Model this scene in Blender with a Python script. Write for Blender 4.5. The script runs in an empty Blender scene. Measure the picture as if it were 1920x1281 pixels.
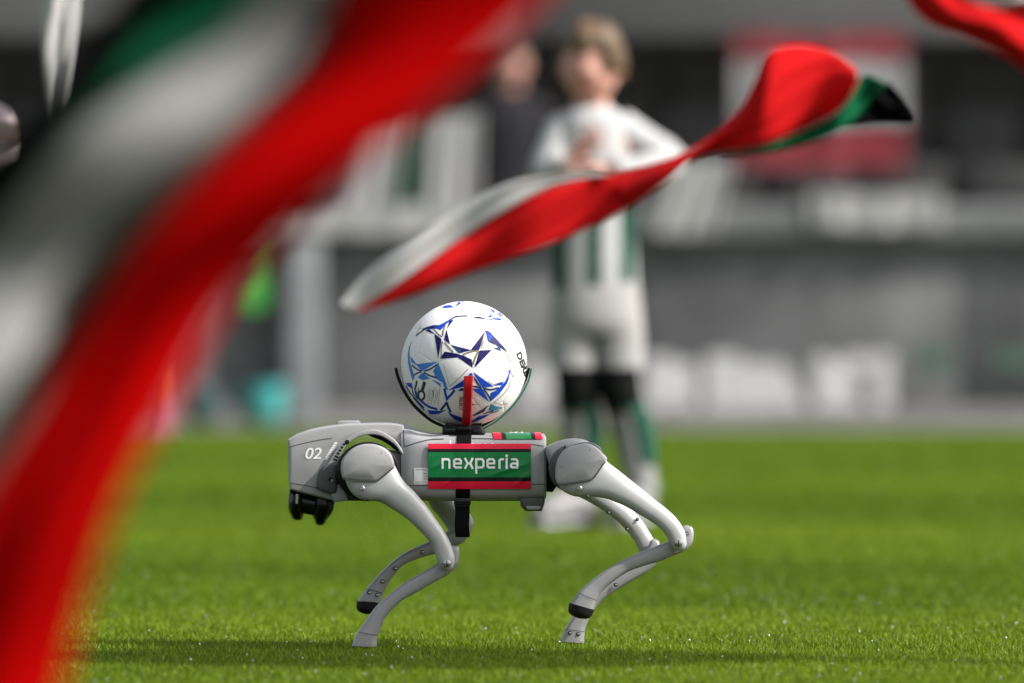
import bpy, bmesh, math, random
import numpy as np
from mathutils import Vector, Matrix, Quaternion

random.seed(7)
rng = np.random.default_rng(11)
sc = bpy.context.scene
COL = sc.collection

# ------------------------------------------------------------------ camera, sky, sun, exposure
CAM_H, DIST, FPX = 0.57, 20.0, 400.0 / 36.0 * 1920.0
HORIZON = 600.0
cam_data = bpy.data.cameras.new("camera")
cam = bpy.data.objects.new("camera", cam_data)
COL.objects.link(cam)
cam.location = (0.0, -DIST, CAM_H)
cam.rotation_euler = (math.radians(90), 0, 0)
cam_data.sensor_width = 36.0
cam_data.lens = 400.0
cam_data.shift_y = -(640.5 - HORIZON) / 1920.0
cam_data.clip_start = 0.5
cam_data.clip_end = 400.0
cam_data.dof.use_dof = True
cam_data.dof.focus_distance = DIST - 0.14
cam_data.dof.aperture_fstop = 4.3
cam_data.dof.aperture_blades = 0
sc.camera = cam

SUN_EL, SUN_AZ = 40.0, 110.0        # azimuth measured from +Y (behind the scene) towards +X
world = bpy.data.worlds.new("World")
sc.world = world
world.use_nodes = True
wn = world.node_tree
bg = wn.nodes["Background"]
sky = wn.nodes.new("ShaderNodeTexSky")
sky.sky_type = 'NISHITA'
sky.sun_disc = False
sky.sun_elevation = math.radians(SUN_EL)
sky.sun_rotation = math.radians(SUN_AZ)
sky.air_density = 1.0
sky.dust_density = 4.0
sky.ozone_density = 1.0
hs = wn.nodes.new("ShaderNodeHueSaturation")
hs.inputs["Saturation"].default_value = 0.4
wn.links.new(sky.outputs[0], hs.inputs["Color"])
wn.links.new(hs.outputs[0], bg.inputs["Color"])
bg.inputs["Strength"].default_value = 0.115

sun_d = bpy.data.lights.new("sun", 'SUN')
sun = bpy.data.objects.new("sun", sun_d)
COL.objects.link(sun)
sun_d.energy = 3.4
sun_d.angle = math.radians(1.5)
sun_d.color = (1.0, 0.96, 0.9)
_el, _az = math.radians(SUN_EL), math.radians(SUN_AZ)
_to_sun = Vector((math.sin(_az) * math.cos(_el), math.cos(_az) * math.cos(_el), math.sin(_el)))
sun.rotation_euler = _to_sun.to_track_quat('Z', 'Y').to_euler()
sun.location = (6, 8, 12)

sc.view_settings.view_transform = 'Standard'
sc.view_settings.look = 'None'
sc.view_settings.gamma = 1.0
sc.view_settings.exposure = 0.95
sc.view_settings.use_curve_mapping = False
sc.cycles.max_bounces = 8
sc.cycles.use_denoising = True

# ------------------------------------------------------------------ helpers
def S(Y):
    return (DIST + Y) / FPX

def P(px, py, Y=0.0):
    """a point of the place at depth Y from where the photo shows it"""
    s = S(Y)
    return Vector(((px - 960.0) * s, Y, CAM_H - (py - HORIZON) * s))

WORLD = {}

def tag(o, label=None, cat=None, group=None, kind=None):
    if label: o["label"] = label
    if cat: o["category"] = cat
    if group: o["group"] = group
    if kind: o["kind"] = kind
    return o

def empty(name, loc, parent=None):
    o = bpy.data.objects.new(name, None)
    o.empty_display_size = 0.05
    COL.objects.link(o)
    loc = Vector(loc)
    WORLD[o] = loc
    if parent:
        o.parent = parent
        o.location = loc - WORLD[parent]
    else:
        o.location = loc
    return o

def thing(name, loc, label, cat, group=None):
    return tag(empty(name, loc), label, cat, group)

def mk(name, verts, faces, m, parent=None, smooth=True, sharp=38, origin=None):
    v = np.array([tuple(x) for x in verts], dtype=float)
    c = Vector(v.mean(axis=0)) if origin is None else Vector(origin)
    me = bpy.data.meshes.new(name)
    me.from_pydata([tuple(x) for x in (v - np.array(c))], [], [tuple(f) for f in faces])
    me.update()
    bm = bmesh.new(); bm.from_mesh(me)
    bmesh.ops.recalc_face_normals(bm, faces=bm.faces)
    bm.to_mesh(me); bm.free()
    if smooth:
        me.polygons.foreach_set("use_smooth", [True] * len(me.polygons))
        if sharp: me.set_sharp_from_angle(angle=math.radians(sharp))
    for mm in (m if isinstance(m, (list, tuple)) else [m]):
        me.materials.append(mm)
    o = bpy.data.objects.new(name, me)
    COL.objects.link(o)
    WORLD[o] = c
    if parent:
        o.parent = parent
        o.location = c - WORLD[parent]
    else:
        o.location = c
    return o

class MB:
    def __init__(self): self.v, self.f = [], []
    def add(self, verts, faces):
        b = len(self.v)
        self.v += [Vector(x) for x in verts]
        self.f += [tuple(i + b for i in f) for f in faces]
        return self
    def mk(self, name, m, parent=None, **k):
        return mk(name, self.v, self.f, m, parent, **k)

def box(x0, x1, y0, y1, z0, z1):
    v = [(x, y, z) for x in (x0, x1) for y in (y0, y1) for z in (z0, z1)]
    f = [(0, 1, 3, 2), (4, 6, 7, 5), (0, 4, 5, 1), (2, 3, 7, 6), (0, 2, 6, 4), (1, 5, 7, 3)]
    return v, f

def bevel_box(x0, x1, y0, y1, z0, z1, b=0.003, seg=2):
    bm = bmesh.new()
    v, f = box(x0, x1, y0, y1, z0, z1)
    vs = [bm.verts.new(p) for p in v]
    for q in f: bm.faces.new([vs[i] for i in q])
    bmesh.ops.recalc_face_normals(bm, faces=bm.faces)
    bmesh.ops.bevel(bm, geom=list(bm.edges), offset=b, segments=seg, profile=0.5, affect='EDGES')
    bm.verts.index_update()
    out = [v.co.copy() for v in bm.verts], [[v.index for v in f.verts] for f in bm.faces]
    bm.free()
    return out

def catmull(pts, k, closed=False):
    n = len(pts)
    out = []
    segs = n if closed else n - 1
    arr = [np.array(p, dtype=float) for p in pts]
    for i in range(segs):
        p1, p2 = arr[i], arr[(i + 1) % n]
        p0 = arr[(i - 1) % n] if closed or i > 0 else 2 * p1 - p2
        p3 = arr[(i + 2) % n] if closed or i < n - 2 else 2 * p2 - p1
        for j in range(k):
            t = j / k
            out.append(0.5 * ((2 * p1) + (p2 - p0) * t + (2 * p0 - 5 * p1 + 4 * p2 - p3) * t * t + (3 * p1 - p0 - 3 * p2 + p3) * t ** 3))
    if not closed: out.append(arr[-1])
    return out

def sgnpow(a, p): return math.copysign(abs(a) ** p, a)

def rings_to_mesh(rings, caps=True):
    n = len(rings[0]); v, f = [], []
    for r in rings: v += [Vector(x) for x in r]
    for i in range(len(rings) - 1):
        for j in range(n):
            a, b = i * n + j, i * n + (j + 1) % n
            f.append((a, b, b + n, a + n))
    if caps:
        f.append(tuple(range(n)))
        f.append(tuple(range((len(rings) - 1) * n, len(rings) * n)))
    return v, f

def loft(sections, Yc, h, k=5, n=28, ex=2.4, cap=(0.0, 0.0)):
    """sections: ((ax,ay),(bx,by)) pixel pairs on the two silhouette edges; Yc, h numbers or per-section lists"""
    m = len(sections)
    Yc = [Yc] * m if not hasattr(Yc, "__len__") else Yc
    h = [h] * m if not hasattr(h, "__len__") else h
    rows = []
    for (a, b), y, hh in zip(sections, Yc, h):
        A, B = P(a[0], a[1], y), P(b[0], b[1], y)
        rows.append([A.x, A.z, B.x, B.z, y, hh])
    rows = catmull(rows, k)
    e = 2.0 / ex
    rings = []
    def ring(r, s=1.0, off=(0, 0)):
        A = Vector((r[0], 0, r[1])); B = Vector((r[2], 0, r[3]))
        c, d = (A + B) / 2, (B - A) / 2
        o = []
        for i in range(n):
            t = 2 * math.pi * i / n
            q = c + d * (sgnpow(math.cos(t), e) * s)
            o.append((q.x + off[0], r[4] + r[5] * s * sgnpow(math.sin(t), e), q.z + off[1]))
        return o
    def mid(r): return np.array([(r[0] + r[2]) / 2, (r[1] + r[3]) / 2])
    if cap[0]:
        t = mid(rows[0]) - mid(rows[1]); t /= np.linalg.norm(t) + 1e-9
        for a in (80, 55, 28):
            a = math.radians(a)
            rings.append(ring(rows[0], math.cos(a), t * cap[0] * math.sin(a)))
    for r in rows: rings.append(ring(r))
    if cap[1]:
        t = mid(rows[-1]) - mid(rows[-2]); t /= np.linalg.norm(t) + 1e-9
        for a in (28, 55, 80):
            a = math.radians(a)
            rings.append(ring(rows[-1], math.cos(a), t * cap[1] * math.sin(a)))
    return rings_to_mesh(rings)

def offset_poly(pts, d):
    n = len(pts)
    area = sum(pts[i][0] * pts[(i + 1) % n][1] - pts[(i + 1) % n][0] * pts[i][1] for i in range(n))
    sg = 1 if area > 0 else -1
    out = []
    for i in range(n):
        p0, p1, p2 = pts[i - 1], pts[i], pts[(i + 1) % n]
        e1 = np.array([p1[0] - p0[0], p1[1] - p0[1]]); e2 = np.array([p2[0] - p1[0], p2[1] - p1[1]])
        e1 /= np.linalg.norm(e1) + 1e-12; e2 /= np.linalg.norm(e2) + 1e-12
        nrm = np.array([-(e1[1] + e2[1]), e1[0] + e2[0]]) * sg
        L = np.linalg.norm(nrm)
        nrm = nrm / L if L > 1e-6 else np.array([0, 0])
        out.append((p1[0] + nrm[0] * d, p1[1] + nrm[1] * d))
    return out

def slab(outline, y0, y1, r0=0.004, r1=0.004, k=4, smooth=True, dome=0.0):
    """a plate with the given pixel outline between depths y0 (near) and y1 (far), rounded rims; dome swells the near face"""
    pts = catmull(outline, k, True) if smooth else [np.array(p, float) for p in outline]
    ym = (y0 + y1) / 2
    xz = [(P(p[0], p[1], ym).x, P(p[0], p[1], ym).z) for p in pts]
    rings = []
    c = np.mean(np.array(xz), axis=0)
    if dome:
        base = offset_poly(xz, r0)
        for s in (0.15, 0.4, 0.65, 0.85):
            yy = y0 - dome * (1 - s ** 2.5)
            rings.append([(c[0] + (p[0] - c[0]) * s, yy, c[1] + (p[1] - c[1]) * s) for p in base])
    for a in (0, 30, 60, 90):
        a = math.radians(a)
        q = offset_poly(xz, r0 * (1 - math.sin(a))) if r0 else xz
        rings.append([(p[0], y0 + r0 * (1 - math.cos(a)), p[1]) for p in q])
        if not r0: break
    for a in (90, 60, 30, 0):
        a = math.radians(a)
        q = offset_poly(xz, r1 * (1 - math.sin(a))) if r1 else xz
        rings.append([(p[0], y1 - r1 * (1 - math.cos(a)), p[1]) for p in q])
        if not r1: break
    return rings_to_mesh(rings)

def tube(pts, r, n=10, k=4, smooth=True):
    """round tube through 3-D points, r number or list; capped"""
    m = len(pts)
    r = [r] * m if not hasattr(r, "__len__") else r
    rows = [list(p) + [q] for p, q in zip(pts, r)]
    rows = catmull(rows, k) if smooth and m > 2 else [np.array(x, float) for x in rows]
    rings = []
    up = None
    for i, row in enumerate(rows):
        a, b = rows[max(0, i - 1)][:3], rows[min(len(rows) - 1, i + 1)][:3]
        t = Vector(b - a).normalized()
        if up is None:
            up = Vector((0, 1, 0)) if abs(t.y) < 0.9 else Vector((1, 0, 0))
        u = (up - t * up.dot(t)).normalized(); w = t.cross(u); up = u
        c = Vector(row[:3])
        rings.append([c + (u * math.cos(2 * math.pi * j / n) + w * math.sin(2 * math.pi * j / n)) * row[3] for j in range(n)])
    return rings_to_mesh(rings)

def strip(pts, nrm_of, w, th, w_dir):
    """flat bar following 3-D points: width w along w_dir, thickness th along nrm_of(i)"""
    rings = []
    for i, p in enumerate(pts):
        p = Vector(p); d = Vector(w_dir); nn = Vector(nrm_of(i)).normalized()
        b = th * 0.35
        pr = [(-w / 2, -th / 2 + b), (-w / 2 + b, -th / 2), (w / 2 - b, -th / 2), (w / 2, -th / 2 + b),
              (w / 2, th / 2 - b), (w / 2 - b, th / 2), (-w / 2 + b, th / 2), (-w / 2, th / 2 - b)]
        rings.append([p + d * a + nn * c for a, c in pr])
    return rings_to_mesh(rings)

def disc(c, axis, r, h, n=20, bev=0.25):
    c = Vector(c); axis = Vector(axis).normalized()
    u = axis.orthogonal().normalized(); w = axis.cross(u)
    rings = []
    for rr, d in ((r * (1 - bev), h), (r, h * (1 - bev)), (r, 0)):
        rings.append([c + axis * d + (u * math.cos(2 * math.pi * j / n) + w * math.sin(2 * math.pi * j / n)) * rr for j in range(n)])
    return rings_to_mesh(rings)

def ellipsoid(c, r, nu=24, nv=14, fn=None):
    rings = []
    c = Vector(c)
    for i in range(1, nv):
        ph = math.pi * i / nv
        ring = []
        for j in range(nu):
            th = 2 * math.pi * j / nu
            d = Vector((math.sin(ph) * math.cos(th), math.sin(ph) * math.sin(th), math.cos(ph)))
            s = fn(d) if fn else 1.0
            ring.append(c + Vector((d.x * r[0], d.y * r[1], d.z * r[2])) * s)
        rings.append(ring)
    return rings_to_mesh(rings)

def vloft(rows, n=28, ex=2.3, k=4):
    """rows (cx,cy,cz,rx,ry): a body of horizontal rings"""
    rows = catmull(rows, k)
    e = 2.0 / ex
    rings = [[(r[0] + r[3] * sgnpow(math.cos(2 * math.pi * j / n), e), r[1] + r[4] * sgnpow(math.sin(2 * math.pi * j / n), e), r[2]) for j in range(n)] for r in rows]
    return rings_to_mesh(rings)

_txt = {}
def text_geo(s, shear=0.0, font_bold=0.0):
    key = (s, shear, font_bold)
    if key in _txt: return _txt[key]
    cu = bpy.data.curves.new("t", 'FONT')
    cu.body = s; cu.size = 1.0; cu.shear = shear; cu.resolution_u = 3; cu.offset = font_bold
    o = bpy.data.objects.new("t", cu)
    COL.objects.link(o)
    dg = bpy.context.evaluated_depsgraph_get()
    me = bpy.data.meshes.new_from_object(o.evaluated_get(dg))
    v = np.array([tuple(x.co)[:2] for x in me.vertices]); f = [tuple(p.vertices) for p in me.polygons]
    bpy.data.objects.remove(o); bpy.data.curves.remove(cu); bpy.data.meshes.remove(me)
    v -= v.min(axis=0); v /= v.max(axis=0)
    _txt[key] = (v, f)
    return _txt[key]

def ribbon(pl, w):
    """2-D polyline -> mitred ribbon quads"""
    pl = [np.array(p, float) for p in pl]
    L, R = [], []
    for i, p in enumerate(pl):
        d0 = pl[i] - pl[i - 1] if i > 0 else pl[1] - pl[0]
        d1 = pl[i + 1] - pl[i] if i < len(pl) - 1 else d0
        d0 = d0 / (np.linalg.norm(d0) + 1e-9); d1 = d1 / (np.linalg.norm(d1) + 1e-9)
        t = d0 + d1; t /= np.linalg.norm(t) + 1e-9
        nrm = np.array([-t[1], t[0]])
        s = w / 2 / max(0.5, nrm.dot(np.array([-d1[1], d1[0]])))
        L.append(p + nrm * s); R.append(p - nrm * s)
    v = L + R; n = len(pl)
    return v, [(i, i + 1, n + i + 1, n + i) for i in range(n - 1)]

# ------------------------------------------------------------------ materials
def mat(name, col, rough=0.5, metal=0.0, var=0.12, vscale=30.0, spec=0.5, bump=0.0, bscale=200.0, coat=0.0, speck=0.0, sheen=0.0, transl=0.0):
    m = bpy.data.materials.new(name); m.use_nodes = True
    nt = m.node_tree; b = nt.nodes["Principled BSDF"]
    b.inputs["Roughness"].default_value = rough
    b.inputs["Metallic"].default_value = metal
    b.inputs["Specular IOR Level"].default_value = spec
    b.inputs["Coat Weight"].default_value = coat
    b.inputs["Coat Roughness"].default_value = 0.15
    b.inputs["Sheen Weight"].default_value = sheen
    tc = nt.nodes.new("ShaderNodeTexCoord")
    no = nt.nodes.new("ShaderNodeTexNoise")
    no.inputs["Scale"].default_value = vscale
    no.inputs["Detail"].default_value = 5.0
    nt.links.new(tc.outputs["Object"], no.inputs["Vector"])
    rp = nt.nodes.new("ShaderNodeMapRange")
    rp.inputs["From Min"].default_value = 0.3; rp.inputs["From Max"].default_value = 0.7
    rp.inputs["To Min"].default_value = 1.0 - var; rp.inputs["To Max"].default_value = 1.0 + var
    nt.links.new(no.outputs["Fac"], rp.inputs["Value"])
    mx = nt.nodes.new("ShaderNodeVectorMath"); mx.operation = 'SCALE'
    mx.inputs[0].default_value = col[:3]
    nt.links.new(rp.outputs[0], mx.inputs["Scale"])
    out = mx.outputs["Vector"]
    if speck:
        n2 = nt.nodes.new("ShaderNodeTexNoise"); n2.inputs["Scale"].default_value = 420.0; n2.inputs["Detail"].default_value = 2.0
        nt.links.new(tc.outputs["Object"], n2.inputs["Vector"])
        cr = nt.nodes.new("ShaderNodeValToRGB")
        cr.color_ramp.elements[0].position = 0.66; cr.color_ramp.elements[1].position = 0.74
        cr.color_ramp.elements[0].color = (0, 0, 0, 1); cr.color_ramp.elements[1].color = (speck, speck, speck, 1)
        nt.links.new(n2.outputs["Fac"], cr.inputs["Fac"])
        mm = nt.nodes.new("ShaderNodeMix"); mm.data_type = 'RGBA'
        mm.inputs["B"].default_value = (col[0] * 0.3, col[1] * 0.3, col[2] * 0.26, 1)
        n4 = nt.nodes.new("ShaderNodeTexNoise"); n4.inputs["Scale"].default_value = 38.0; n4.inputs["Detail"].default_value = 6.0; n4.inputs["Roughness"].default_value = 0.7
        nt.links.new(tc.outputs["Object"], n4.inputs["Vector"])
        c4 = nt.nodes.new("ShaderNodeValToRGB"); c4.color_ramp.elements[0].position = 0.665; c4.color_ramp.elements[1].position = 0.70
        c4.color_ramp.elements[0].color = (0, 0, 0, 1); c4.color_ramp.elements[1].color = (.55, .55, .55, 1)
        nt.links.new(n4.outputs["Fac"], c4.inputs["Fac"])
        ad = nt.nodes.new("ShaderNodeMath"); ad.operation = 'MAXIMUM'
        nt.links.new(cr.outputs["Color"], ad.inputs[0]); nt.links.new(c4.outputs["Color"], ad.inputs[1])
        nt.links.new(ad.outputs[0], mm.inputs["Factor"])
        nt.links.new(out, mm.inputs["A"])
        out = mm.outputs["Result"]
    nt.links.new(out, b.inputs["Base Color"])
    rr = nt.nodes.new("ShaderNodeMapRange")
    rr.inputs["To Min"].default_value = max(0.0, rough - 0.08); rr.inputs["To Max"].default_value = min(1.0, rough + 0.08)
    nt.links.new(no.outputs["Fac"], rr.inputs["Value"]); nt.links.new(rr.outputs[0], b.inputs["Roughness"])
    if bump:
        n3 = nt.nodes.new("ShaderNodeTexNoise"); n3.inputs["Scale"].default_value = bscale; n3.inputs["Detail"].default_value = 3
        nt.links.new(tc.outputs["Object"], n3.inputs["Vector"])
        bp = nt.nodes.new("ShaderNodeBump"); bp.inputs["Strength"].default_value = bump; bp.inputs["Distance"].default_value = 0.002
        nt.links.new(n3.outputs["Fac"], bp.inputs["Height"]); nt.links.new(bp.outputs[0], b.inputs["Normal"])
    if transl:
        tr = nt.nodes.new("ShaderNodeBsdfTranslucent")
        nt.links.new(out, tr.inputs["Color"])
        ms = nt.nodes.new("ShaderNodeMixShader"); ms.inputs[0].default_value = transl
        nt.links.new(b.outputs[0], ms.inputs[1]); nt.links.new(tr.outputs[0], ms.inputs[2])
        nt.links.new(ms.outputs[0], nt.nodes["Material Output"].inputs["Surface"])
    return m

M = {}
M['grey'] = mat("robot grey paint", (0.305, 0.305, 0.312), 0.45, 0.0, 0.05, 25, 0.5, 0.03, 900, speck=0.35)
M['grey_dark'] = mat("robot dark grey plastic", (0.085, 0.085, 0.085), 0.5, 0.0, 0.08, 30, spec=0.3)
M['silver'] = mat("silver leg paint", (0.44, 0.442, 0.448), 0.46, 0.12, 0.05, 18, 0.5, 0.02, 900, coat=0.2, speck=0.3)
M['calf'] = mat("satin grey calf alloy", (0.29, 0.29, 0.292), 0.4, 0.3, 0.07, 20, 0.5, speck=0.4)
M['black'] = mat("black plastic", (0.006, 0.006, 0.0065), 0.4, 0.0, 0.1, spec=0.18)
M['gloss'] = mat("glossy black lens cover", (0.004, 0.004, 0.005), 0.06, 0.0, 0.0, spec=0.3)
M['rubber'] = mat("black rubber", (0.009, 0.009, 0.009), 0.6, 0.0, 0.2, 60, spec=0.25, speck=0.0, bump=0.2)
M['web'] = mat("black webbing", (0.005, 0.005, 0.0055), 0.8, 0.0, 0.2, 80, spec=0.1, bump=0.4, bscale=1200)
M['seam'] = mat("dark seam gap", (0.05, 0.05, 0.05), 0.8, 0.0, 0.0)
M['steel'] = mat("screw steel", (0.45, 0.45, 0.44), 0.25, 0.9, 0.1, 300)
M['white_print'] = mat("white print", (0.8, 0.8, 0.79), 0.5, 0.0, 0.02)
M['red_vinyl'] = mat("red vinyl", (0.64, 0.009, 0.04), 0.3, 0.0, 0.05, 20, spec=0.3)
M['green_vinyl'] = mat("green vinyl", (0.004, 0.175, 0.045), 0.28, 0.0, 0.06, 20, spec=0.35)
M['black_vinyl'] = mat("black vinyl", (0.008, 0.009, 0.008), 0.4, 0.0, 0.05, spec=0.2)
M['label'] = mat("white label", (0.7, 0.7, 0.7), 0.5, 0.0, 0.03)
M['ball'] = mat("white ball leather", (0.77, 0.77, 0.78), 0.6, 0.0, 0.02, 40, spec=0.12, bump=0.12, bscale=700)
M['navy'] = mat("navy print", (0.010, 0.010, 0.085), 0.55, 0.0, 0.7, 160, spec=0.15)
M['blue'] = mat("royal blue print", (0.010, 0.06, 0.42), 0.55, 0.0, 0.1, 60, spec=0.15)
M['sky_blue'] = mat("light blue print", (0.06, 0.22, 0.6), 0.55, 0.0, 0.1, 60, spec=0.15)
M['slate'] = mat("slate blue print", (0.02, 0.045, 0.14), 0.55, 0.0, 0.3, 100, spec=0.15)
M['gold'] = mat("gold line print", (0.25, 0.19, 0.11), 0.4, 0.2, 0.2, 100)
M['teal'] = mat("teal print", (0.02, 0.2, 0.4), 0.4, 0.0, 0.1)
M['ink'] = mat("black print", (0.015, 0.015, 0.016), 0.45, 0.0, 0.0)
M['pale_grey_print'] = mat("pale grey print", (0.38, 0.38, 0.38), 0.45, 0.0, 0.0)
M['arm_red'] = mat("red plastic arm", (0.42, 0.006, 0.015), 0.32, 0.0, 0.06, 30, bump=0.1, bscale=300)
M['arm_green'] = mat("dark green plastic arm", (0.008, 0.12, 0.075), 0.35, 0.0, 0.06)
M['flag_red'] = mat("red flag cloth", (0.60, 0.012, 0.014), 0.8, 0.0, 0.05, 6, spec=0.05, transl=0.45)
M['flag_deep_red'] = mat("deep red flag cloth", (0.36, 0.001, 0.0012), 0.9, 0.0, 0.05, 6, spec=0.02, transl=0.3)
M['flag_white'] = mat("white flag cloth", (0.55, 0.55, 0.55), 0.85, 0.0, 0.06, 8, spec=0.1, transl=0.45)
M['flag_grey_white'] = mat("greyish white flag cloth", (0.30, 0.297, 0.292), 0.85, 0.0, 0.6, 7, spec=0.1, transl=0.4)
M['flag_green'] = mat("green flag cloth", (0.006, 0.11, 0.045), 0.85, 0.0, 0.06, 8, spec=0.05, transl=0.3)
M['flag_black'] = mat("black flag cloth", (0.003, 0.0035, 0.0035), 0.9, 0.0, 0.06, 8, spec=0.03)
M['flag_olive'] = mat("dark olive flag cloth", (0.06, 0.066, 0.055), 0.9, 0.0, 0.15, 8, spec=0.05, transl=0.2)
M['skin'] = mat("skin", (0.5, 0.26, 0.205), 0.55, 0.0, 0.06, 20, spec=0.3)
M['hair'] = mat("dark blond hair", (0.085, 0.05, 0.021), 0.5, 0.0, 0.35, 40, bump=0.5, bscale=150)
M['brow'] = mat("pale brown eyebrow", (0.25, 0.14, 0.09), 0.6)
M['hair_dark'] = mat("dark hair", (0.03, 0.022, 0.018), 0.55, 0.0, 0.35, 40)
M['shorts'] = mat("pale grey shorts cloth", (0.29, 0.287, 0.28), 0.85, 0.0, 0.06, 12, spec=0.1)
M['sock'] = mat("pale sock knit", (0.22, 0.225, 0.222), 0.85, 0.0, 0.08, 30, spec=0.1)
M['sock_green'] = mat("green sock knit", (0.02, 0.075, 0.05), 0.85, 0.0, 0.1, 30, spec=0.1)
M['legging'] = mat("black legging", (0.006, 0.007, 0.007), 0.8, 0.0, 0.1, spec=0.1)
M['shoe'] = mat("pale shoe leather", (0.19, 0.186, 0.19), 0.6, 0.0, 0.06)
M['sole'] = mat("shoe sole", (0.3, 0.3, 0.31), 0.7, 0.0, 0.06)
M['eye'] = mat("eye", (0.03, 0.03, 0.04), 0.2, 0.0, 0.0)
M['lip'] = mat("lips", (0.36, 0.13, 0.11), 0.45, 0.0, 0.0)
M['jacket'] = mat("dark jacket", (0.022, 0.022, 0.026), 0.8, 0.0, 0.2, 10, spec=0.1)
M['board'] = mat("grey board face", (0.10, 0.102, 0.106), 0.7, 0.0, 0.45, 2.2, spec=0.2, bump=0.1)
M['board_print'] = mat("pale board print", (0.46, 0.46, 0.47), 0.7)
M['net_cord'] = mat("grey net cord", (0.06, 0.06, 0.06), 0.8)
M['plinth'] = mat("pale concrete plinth", (0.17, 0.166, 0.162), 0.85, 0.0, 0.2, 3)
M['cap'] = mat("galvanised grey rail", (0.125, 0.13, 0.133), 0.8, 0.0, 0.3, 1.5, spec=0.2)
M['post'] = mat("pale grey post", (0.19, 0.202, 0.212), 0.6, 0.0, 0.1, 5)
M['sheet'] = mat("white sheet", (0.3, 0.3, 0.3), 0.8, 0.0, 0.08, 4)
M['sheet_green'] = mat("green cloth panel", (0.015, 0.055, 0.03), 0.8, 0.0, 0.15, 6)
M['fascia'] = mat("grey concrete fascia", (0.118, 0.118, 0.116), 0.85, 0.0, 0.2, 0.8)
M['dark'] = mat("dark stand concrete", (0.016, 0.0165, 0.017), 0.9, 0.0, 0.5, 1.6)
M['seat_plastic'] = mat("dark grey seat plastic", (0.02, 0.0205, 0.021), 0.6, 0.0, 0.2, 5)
M['sign_red'] = mat("dull red sign cloth", (0.2, 0.012, 0.022), 0.8, 0.0, 0.2, 5)
M['cyan'] = mat("cyan plastic", (0.03, 0.27, 0.28), 0.45, 0.0, 0.05)
M['cyan_rim'] = mat("pale cyan plastic", (0.08, 0.33, 0.32), 0.45, 0.0, 0.05)
M['slate_teal'] = mat("dull teal plastic", (0.04, 0.08, 0.085), 0.5, 0.0, 0.1)
M['lime'] = mat("bright green bib cloth", (0.04, 0.34, 0.05), 0.8, 0.0, 0.05, 8)
M['orange'] = mat("orange plastic", (0.36, 0.09, 0.03), 0.6)
M['pink'] = mat("pink plastic", (0.3, 0.11, 0.17), 0.6)

def jersey_mat():
    m = mat("white jersey with green stripes", (0.39, 0.395, 0.40), 0.85, 0.0, 0.05, 12, spec=0.1)
    nt = m.node_tree; b = nt.nodes["Principled BSDF"]
    tc = nt.nodes.new("ShaderNodeTexCoord"); sx = nt.nodes.new("ShaderNodeSeparateXYZ")
    nt.links.new(tc.outputs["Object"], sx.inputs[0])
    a = nt.nodes.new("ShaderNodeMath"); a.operation = 'MULTIPLY_ADD'
    a.inputs[1].default_value = 1 / 0.094; a.inputs[2].default_value = 0.25
    nt.links.new(sx.outputs["X"], a.inputs[0])
    fr = nt.nodes.new("ShaderNodeMath"); fr.operation = 'FRACT'; nt.links.new(a.outputs[0], fr.inputs[0])
    lt = nt.nodes.new("ShaderNodeMath"); lt.operation = 'LESS_THAN'; lt.inputs[1].default_value = 0.42
    nt.links.new(fr.outputs[0], lt.inputs[0])
    lz = nt.nodes.new("ShaderNodeMath"); lz.operation = 'LESS_THAN'; lz.inputs[1].default_value = 0.10
    nt.links.new(sx.outputs["Z"], lz.inputs[0])
    mu = nt.nodes.new("ShaderNodeMath"); mu.operation = 'MULTIPLY'
    nt.links.new(lt.outputs[0], mu.inputs[0]); nt.links.new(lz.outputs[0], mu.inputs[1])
    mx = nt.nodes.new("ShaderNodeMix"); mx.data_type = 'RGBA'
    src = b.inputs["Base Color"].links[0].from_socket
    nt.links.new(mu.outputs[0], mx.inputs["Factor"]); nt.links.new(src, mx.inputs["A"])
    mx.inputs["B"].default_value = (0.008, 0.05, 0.032, 1)
    nt.links.new(mx.outputs["Result"], b.inputs["Base Color"])
    return m
M['jersey'] = jersey_mat()
M['sleeve'] = mat("white jersey sleeve", (0.39, 0.395, 0.40), 0.85, 0.0, 0.05, 12, spec=0.1)

def ground_mat():
    m = bpy.data.materials.new("pitch soil and thatch"); m.use_nodes = True
    nt = m.node_tree; b = nt.nodes["Principled BSDF"]; b.inputs["Roughness"].default_value = 0.9
    b.inputs["Specular IOR Level"].default_value = 0.1
    tc = nt.nodes.new("ShaderNodeTexCoord"); n = nt.nodes.new("ShaderNodeTexNoise")
    n.inputs["Scale"].default_value = 1.3; n.inputs["Detail"].default_value = 8
    nt.links.new(tc.outputs["Object"], n.inputs["Vector"])
    cr = nt.nodes.new("ShaderNodeValToRGB")
    cr.color_ramp.elements[0].position = 0.35; cr.color_ramp.elements[1].position = 0.65
    cr.color_ramp.elements[0].color = (0.035, 0.052, 0.003, 1); cr.color_ramp.elements[1].color = (0.06, 0.085, 0.004, 1)
    nt.links.new(n.outputs["Fac"], cr.inputs["Fac"]); nt.links.new(cr.outputs["Color"], b.inputs["Base Color"])
    return m

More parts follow.
